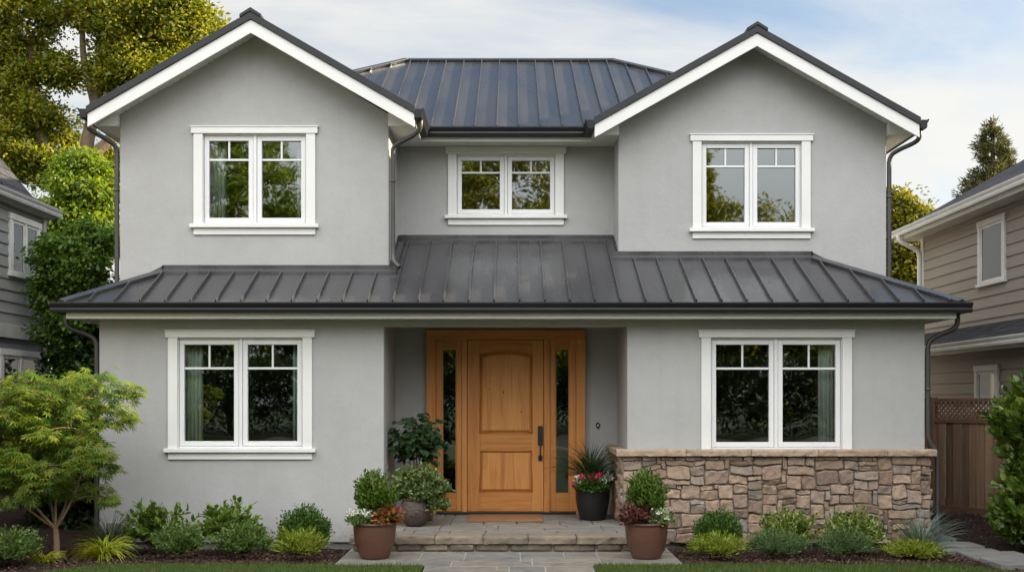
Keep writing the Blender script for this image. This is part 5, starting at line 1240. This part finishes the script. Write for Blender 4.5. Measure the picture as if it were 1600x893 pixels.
# dark evergreens filling the side yards
def bush(name, c, rx, ry, rz, clumps, per, cs, ls_, mat, label, seed, kind='oval', group=None, up=True):
    x, y, z = c
    return tree(name, (x, y, -0.05), [(x, y, z, rx, ry, rz, 1)], [([(x, y, -0.1), (x, y, z*0.5), (x, y, z+rz*0.5)], 0.04, 0.01)], clumps, per, cs, ls_, kind, mat, label, seed, group, droop=0.1, limb_r=0.015, cat='bush')
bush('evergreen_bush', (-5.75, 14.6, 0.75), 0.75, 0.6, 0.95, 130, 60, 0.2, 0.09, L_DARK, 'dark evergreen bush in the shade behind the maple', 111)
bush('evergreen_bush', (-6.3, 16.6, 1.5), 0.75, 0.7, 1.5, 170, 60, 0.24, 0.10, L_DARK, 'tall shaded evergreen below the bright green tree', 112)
# clipped laurel hedge at the fence
g = np.random.default_rng(61); rng = random.Random(61)
hx, hy = 5.98, 12.55
hedge = thing('laurel_bush', (hx, hy, 0), 'tall glossy leaved laurel bush in front of the wooden fence', 'bush')
tips = []
for i in range(680):
    z = 0.12+1.62*g.uniform(0, 1)**0.9; a = g.uniform(0, 2*np.pi); wid = 0.44+0.10*math.sin(z*4.0+1)+0.05*math.sin(a*3+z*5)
    if z > 1.45: wid *= 1-0.55*(z-1.45)/0.3
    if z < 0.45: wid *= 0.72+0.28*(z/0.45)
    r = wid*(1+g.normal(0, 0.10)); tips.append((hx+r*math.cos(a), hy+r*math.sin(a), z+g.normal(0, 0.04)))
tips = np.array(tips+[(hx-0.22, hy, 1.93), (hx-0.05, hy+0.1, 2.0), (hx-0.28, hy-0.1, 1.82), (hx+0.2, hy, 1.9)])
bs_ = np.stack([hx+(tips[:, 0]-hx)*0.35, hy+(tips[:, 1]-hy)*0.35, tips[:, 2]-0.22], -1)
leaf_mesh('foliage', 'oval', *shoot_leaves(g, bs_, tips, 10, 0.105, 0.85, 0.35, 0.35), L_HEDGE, hedge)
m = MB()
for i in range(0, 684, 8): m.tube([(hx+rng.uniform(-0.1, 0.1), hy+rng.uniform(-0.1, 0.1), -0.1), bs_[i], tips[i]], [0.014, 0.008, 0.002], 5, cap=False)
m.build('stem', STEM, hedge)

# --- street trees facing the house: what its windows mirror
rng = random.Random(404)
GS = 'street trees facing the house'
for i, (x, y, h, r, lab) in enumerate(((-14.6, -31, 17.5, 4.0, 'tall street tree opposite the higher gable'), (-0.6, -30, 17.0, 4.4, 'broad street tree opposite the front door'), (-7.5, -33, 12.5, 3.6, 'middling street tree between two taller ones across the street'),
        (9.3, -31.5, 17.5, 1.5, 'slender tall street tree opposite the lower gable'), (5.6, -31, 12.0, 3.4, 'low street tree opposite the stone wainscot'), (13.5, -32, 13.0, 4.2, 'spreading street tree opposite the side path'), (-23, -33, 13, 4.5, 'street tree opposite the grey clapboard house'), (21, -34, 11, 4.2, 'street tree opposite the taupe house'))):
    L = [(x, y, h*0.66, r, r*0.9, h*0.31, 2.4), (x-r*0.4, y, h*0.42, r*0.9, r*0.8, h*0.24, 1), (x+r*0.5, y, h*0.5, r*0.8, r*0.8, h*0.26, 1), (x, y, h*0.24, r*1.05, r*0.9, h*0.2, 1)]
    tree('street_tree', (x, y, 0), L, [([(x, y, 0), (x+0.2, y, h*0.3), (x, y, h*0.85)], 0.25, 0.06)], 360, 130, 0.85, 0.25, 'card', L_TREE if i % 2 else L_GREEN, lab, 500+i, GS)
hb = thing('clipped_hedge', (0, -25.5, 0), 'long clipped hedge across the street from the house', 'hedge')
g = np.random.default_rng(12); n = 90000
P_ = np.stack([g.uniform(-26, 26, n), -25.5+g.uniform(-0.8, 0.8, n), 3.4*g.uniform(0, 1, n)**0.7+0.25*np.sin(np.arange(n))], -1)
leaf_mesh('foliage', 'card', P_, sphere_dirs(g, n), sphere_dirs(g, n), g.uniform(0.10, 0.2, n), L_DARK, hb)

# ------------------------------------------------------------------ potted plants
TERRA = surf('brown_glazed_clay', (0.115, 0.052, 0.034), (0.080, 0.036, 0.025), scale=5, rough=0.42, spec=0.45, bump=0.1, bscale=25, stretch=(1, 1, 2.5), rvar=0.08)
BRONZE = surf('embossed_bronze_clay', (0.085, 0.058, 0.045), (0.045, 0.032, 0.027), scale=14, rough=0.45, spec=0.5, bump=0.9, bscale=26, bdist=0.02)
BLKPOT = surf('matt_black_pot', (0.012, 0.0115, 0.012), (0.009, 0.009, 0.0095), scale=6, rough=0.42, spec=0.4)
SOIL = surf('potting_soil', (0.03, 0.018, 0.012), (0.015, 0.01, 0.007), scale=30, rough=0.95, bump=0.8, bscale=60)
GPOT = 'potted plants by the front door'
def pot(t, c, h, r0, r1, mat, belly=0.06, rim=0.022, bulge=None):
    prof = [(0.001, 0.0), (r0*0.96, 0.0), (r0, 0.008)]
    n = 18
    for i in range(1, n+1):
        a = i/n
        if bulge: rr = bulge(a)
        else: rr = r0+(r1-r0)*a+belly*math.sin(a*math.pi)*(r1-r0)*3
        prof.append((rr, 0.008+(h-rim-0.008)*a))
    rl = prof[-1][0]
    prof += [(rl+0.010, h-rim), (rl+0.014, h-rim*0.5), (rl+0.010, h), (rl-0.010, h), (rl-0.018, h-0.01), (rl-0.02, h-0.05)]
    m = MB(); m.lathe(prof, c, 56); o = m.build('pot', mat, t, smooth=True)
    s = MB(); s.lathe([(0.001, h-0.035), (rl*0.6, h-0.03), (rl-0.015, h-0.04)], c, 24); s.build('soil', SOIL, t, smooth=True)
    return o
def flower_heads(g, pts, n_pet, size, mat, parent, name, spread=0.02):
    P, A, N = [], [], []
    for p in pts:
        d = sphere_dirs(g, n_pet, 0.0); P.append(np.array(p)+d*spread*g.uniform(0.2, 1, (n_pet, 1))); A.append(d+g.normal(0, 0.4, (n_pet, 3))); N.append(d+g.normal(0, 0.3, (n_pet, 3))+np.array([0, -0.3, 0.5]))
    P, A, N = map(np.concatenate, (P, A, N))
    return leaf_mesh(name, 'oval', P, A, N, size*g.uniform(0.7, 1.2, len(P)), mat, parent)
def low_mound(g, c, r, n, per, size, kind, mat, parent, name, h=0.10):
    d = sphere_dirs(g, n, -0.1); tips = np.array(c)+d*np.array([r, r, h]); base = np.array(c)+d*np.array([r, r, h])*0.3-np.array([0, 0, 0.03])
    return leaf_mesh(name, kind, *shoot_leaves(g, base, tips, per, size, 1.0, 0.3, 0.2), mat, parent)
D1 = 11.42
for seed, px, lab, flip in ((201, 585.5, 'brown clay pot with box shrub, white flowers and orange red coleus', 1), (202, 1010, 'brown clay pot with box shrub, burgundy leaves and white variegated plant', -1)):
    g = np.random.default_rng(seed); gc = lambda sd: float(np.clip(g.normal(0, sd), -1.7*sd, 1.7*sd)); x = PX(px, D1); t = thing('potted_plant', (x, D1, 0.003), lab, 'potted plant', GPOT)
    pot(t, (x, D1, 0.003), 0.368, 0.150, 0.220, TERRA, belly=0.09)
    shrub_foliage(g, (x+(-0.01 if flip > 0 else 0.0), D1+0.04, 0.64), 0.185, 0.18, 0.245, 400, 10, 0.038, 'oval', L_POTBOX, t, 'shrub', lump=0.08, ragged=0.08, zmin=-0.6, up=0.55, spread=0.6)
    if flip > 0:
        low_mound(g, (x-0.13, D1-0.09, 0.39), 0.15, 90, 8, 0.035, 'oval', L_FINE, t, 'trailing_leaves', 0.11)
        pts = [(x-0.13+gc(0.075), D1-0.12+gc(0.06), 0.47+gc(0.025)) for _ in range(70)]; flower_heads(g, pts, 6, 0.020, PETALW, t, 'white_flowers', 0.008)
        low_mound(g, (x+0.13, D1-0.07, 0.40), 0.15, 60, 8, 0.062, 'oval', L_COLEUS, t, 'coleus_leaves', 0.12)
    else:
        low_mound(g, (x-0.12, D1-0.08, 0.41), 0.16, 90, 8, 0.05, 'oval', L_HEUCH, t, 'burgundy_leaves', 0.15)
        low_mound(g, (x+0.13, D1-0.09, 0.39), 0.13, 60, 8, 0.045, 'oval', L_VARI, t, 'trailing_leaves', 0.11)
        pts = [(x+0.14+gc(0.06), D1-0.13+gc(0.05), 0.45+gc(0.035)) for _ in range(36)]; flower_heads(g, pts, 5, 0.028, PETALW, t, 'white_flowers', 0.01)
# bronze bowl with a variegated mound
g = np.random.default_rng(203); D2 = 12.88; x = PX(648, D2); zp = PORCH_Z+0.003
t = thing('potted_plant', (x, D2, zp), 'round embossed bronze bowl with a variegated trailing mound on the porch', 'potted plant', GPOT)
pot(t, (x, D2, zp), 0.325, 0.10, 0.15, BRONZE, bulge=lambda a: 0.098+0.074*math.sin(math.pi*min(1, 0.04+a*0.80))**0.85)
shrub_foliage(g, (x+0.05, D2+0.05, 0.635), 0.305, 0.24, 0.20, 430, 11, 0.050, 'oval', L_VARI, t, 'mound', lump=0.1, ragged=0.09, zmin=-0.7, up=-0.1, spread=0.9)
low_mound(g, (x+0.24, D2+0.02, 0.38), 0.15, 110, 9, 0.042, 'oval', L_VARI, t, 'trailing_leaves', 0.16)
# tall dark leaved plant on a stem behind it
g = np.random.default_rng(204); D3 = 13.45; x = PX(662, D3)
t = thing('potted_plant', (x, D3, zp), 'dark broad leaved standard plant on a bare stem between bronze bowl and door', 'potted plant', GPOT)
pot(t, (x, D3, zp), 0.30, 0.11, 0.135, TERRA)
xs = PX(651, D3)
m = MB()
for q in range(3): limb(m, [(x-0.02+0.02*q, D3, 0.4), (xs+0.02*(q-1), D3+0.02*q, 0.75), (xs+0.06*(q-1), D3, 1.1)], 0.011, 0.006)
m.build('stem', STEM, t, smooth=True)
d = sphere_dirs(g, 74, -0.75); tips = np.array([xs+0.01, D3, 1.15])+d*np.array([0.31, 0.27, 0.32])*g.uniform(0.72, 1.05, (74, 1)); base = np.tile(np.array([xs, D3, 0.97]), (74, 1))+d*0.06
P, A, N, S = shoot_leaves(g, base, tips, 6, 0.105, 1.1, 0.4, -0.2, 0.02); A = norm(A*0.8+np.array([0, -0.25, -0.55])); N = norm(N*0.5+np.array([0, -0.9, 0.55])); leaf_mesh('foliage', 'ovate', P, A, N, S, L_FIG, t)
m = MB()
for i in range(74): m.tube([base[i], (base[i]+tips[i])/2+np.array([0, 0, 0.02]), tips[i]], [0.005, 0.004, 0.002], 5, cap=False)
m.build('twig', STEM, t)
# black pot with spiky palm and geraniums
g = np.random.default_rng(205); D4 = 13.57; x = PX(926, D4)
t = thing('potted_plant', (x, D4, zp), 'tall black pot with spiky palm and pink geraniums at the door', 'potted plant', GPOT)
pot(t, (x, D4, zp), 0.385, 0.155, 0.212, BLKPOT, belly=0.08)
blades(g, (x-0.02, D4+0.05, 0.60), 460, 0.66, 0.010, L_FIG, t, 'frond', 0.86, 0.99, r0=0.05, segs=6)
low_mound(g, (x, D4-0.07, 0.57), 0.22, 110, 8, 0.055, 'oval', L_BOX, t, 'geranium_leaves', 0.12)
heads = lambda L: [(x+a+g.normal(0, 0.02), D4-0.16+g.normal(0, 0.03), z+g.normal(0, 0.018)) for a, z, k in L for _ in range(k)]
flower_heads(g, heads([(-0.13, 0.665, 9), (-0.02, 0.665, 9), (0.06, 0.70, 11), (0.03, 0.67, 8), (-0.22, 0.60, 5)]), 10, 0.034, PETALP, t, 'pink_flowers', 0.018)
flower_heads(g, heads([(-0.20, 0.65, 6), (-0.16, 0.68, 5), (0.155, 0.69, 7), (0.19, 0.67, 5), (0.10, 0.62, 2)]), 8, 0.026, PETALW, t, 'white_flowers', 0.016)

# ------------------------------------------------------------------ ground cover, counted by nobody
g = np.random.default_rng(15); n = 90000
x = g.uniform(-5.2, 5.6, n); y = 10.90 - g.uniform(0, 1, n)**1.0*1.5
keep = (y < lawn_edge(x)) & ((x < -0.87) | (x > 0.81)); x, y = x[keep], y[keep]; n = len(x)
h = g.uniform(0.022, 0.05, n); a = g.uniform(0, 2*np.pi, n); le = g.uniform(0, 0.025, n)
P = np.stack([x, y, np.full(n, 0.010)], -1); s = np.stack([np.cos(a), np.sin(a), np.zeros(n)], -1)*0.0022
q = np.stack([np.cos(a+1.3)*le, np.sin(a+1.3)*le, h], -1)
V = np.stack([P-s, P+s, P+q], 1).reshape(-1, 3)
props(fast_mesh('grass', V, np.arange(3*n), 3, L_BLADE), 'short mown lawn edging the planting beds', 'grass', kind='stuff')
n = 26000; x = np.concatenate([g.uniform(-5.6, -1.78, n//2), g.uniform(1.72, 6.6, n//2)]); y = g.uniform(10.2, 13.0, n)
y = np.where(x > 4.95, g.uniform(10.2, 16.0, n), y); keep = (y > lawn_edge(x)+0.01); x, y = x[keep], y[keep]; n = len(x); z = bed_z(x, y)+g.uniform(0.0, 0.014, n)
P = np.stack([x, y, z], -1); d = sphere_dirs(g, n)*np.array([1, 1, 0.35]); 
props(leaf_mesh('mulch_chips', 'card', P, d, sphere_dirs(g, n, 0.3), g.uniform(0.012, 0.040, n), CHIP), 'brown bark mulch covering the planting beds', 'mulch', kind='stuff')
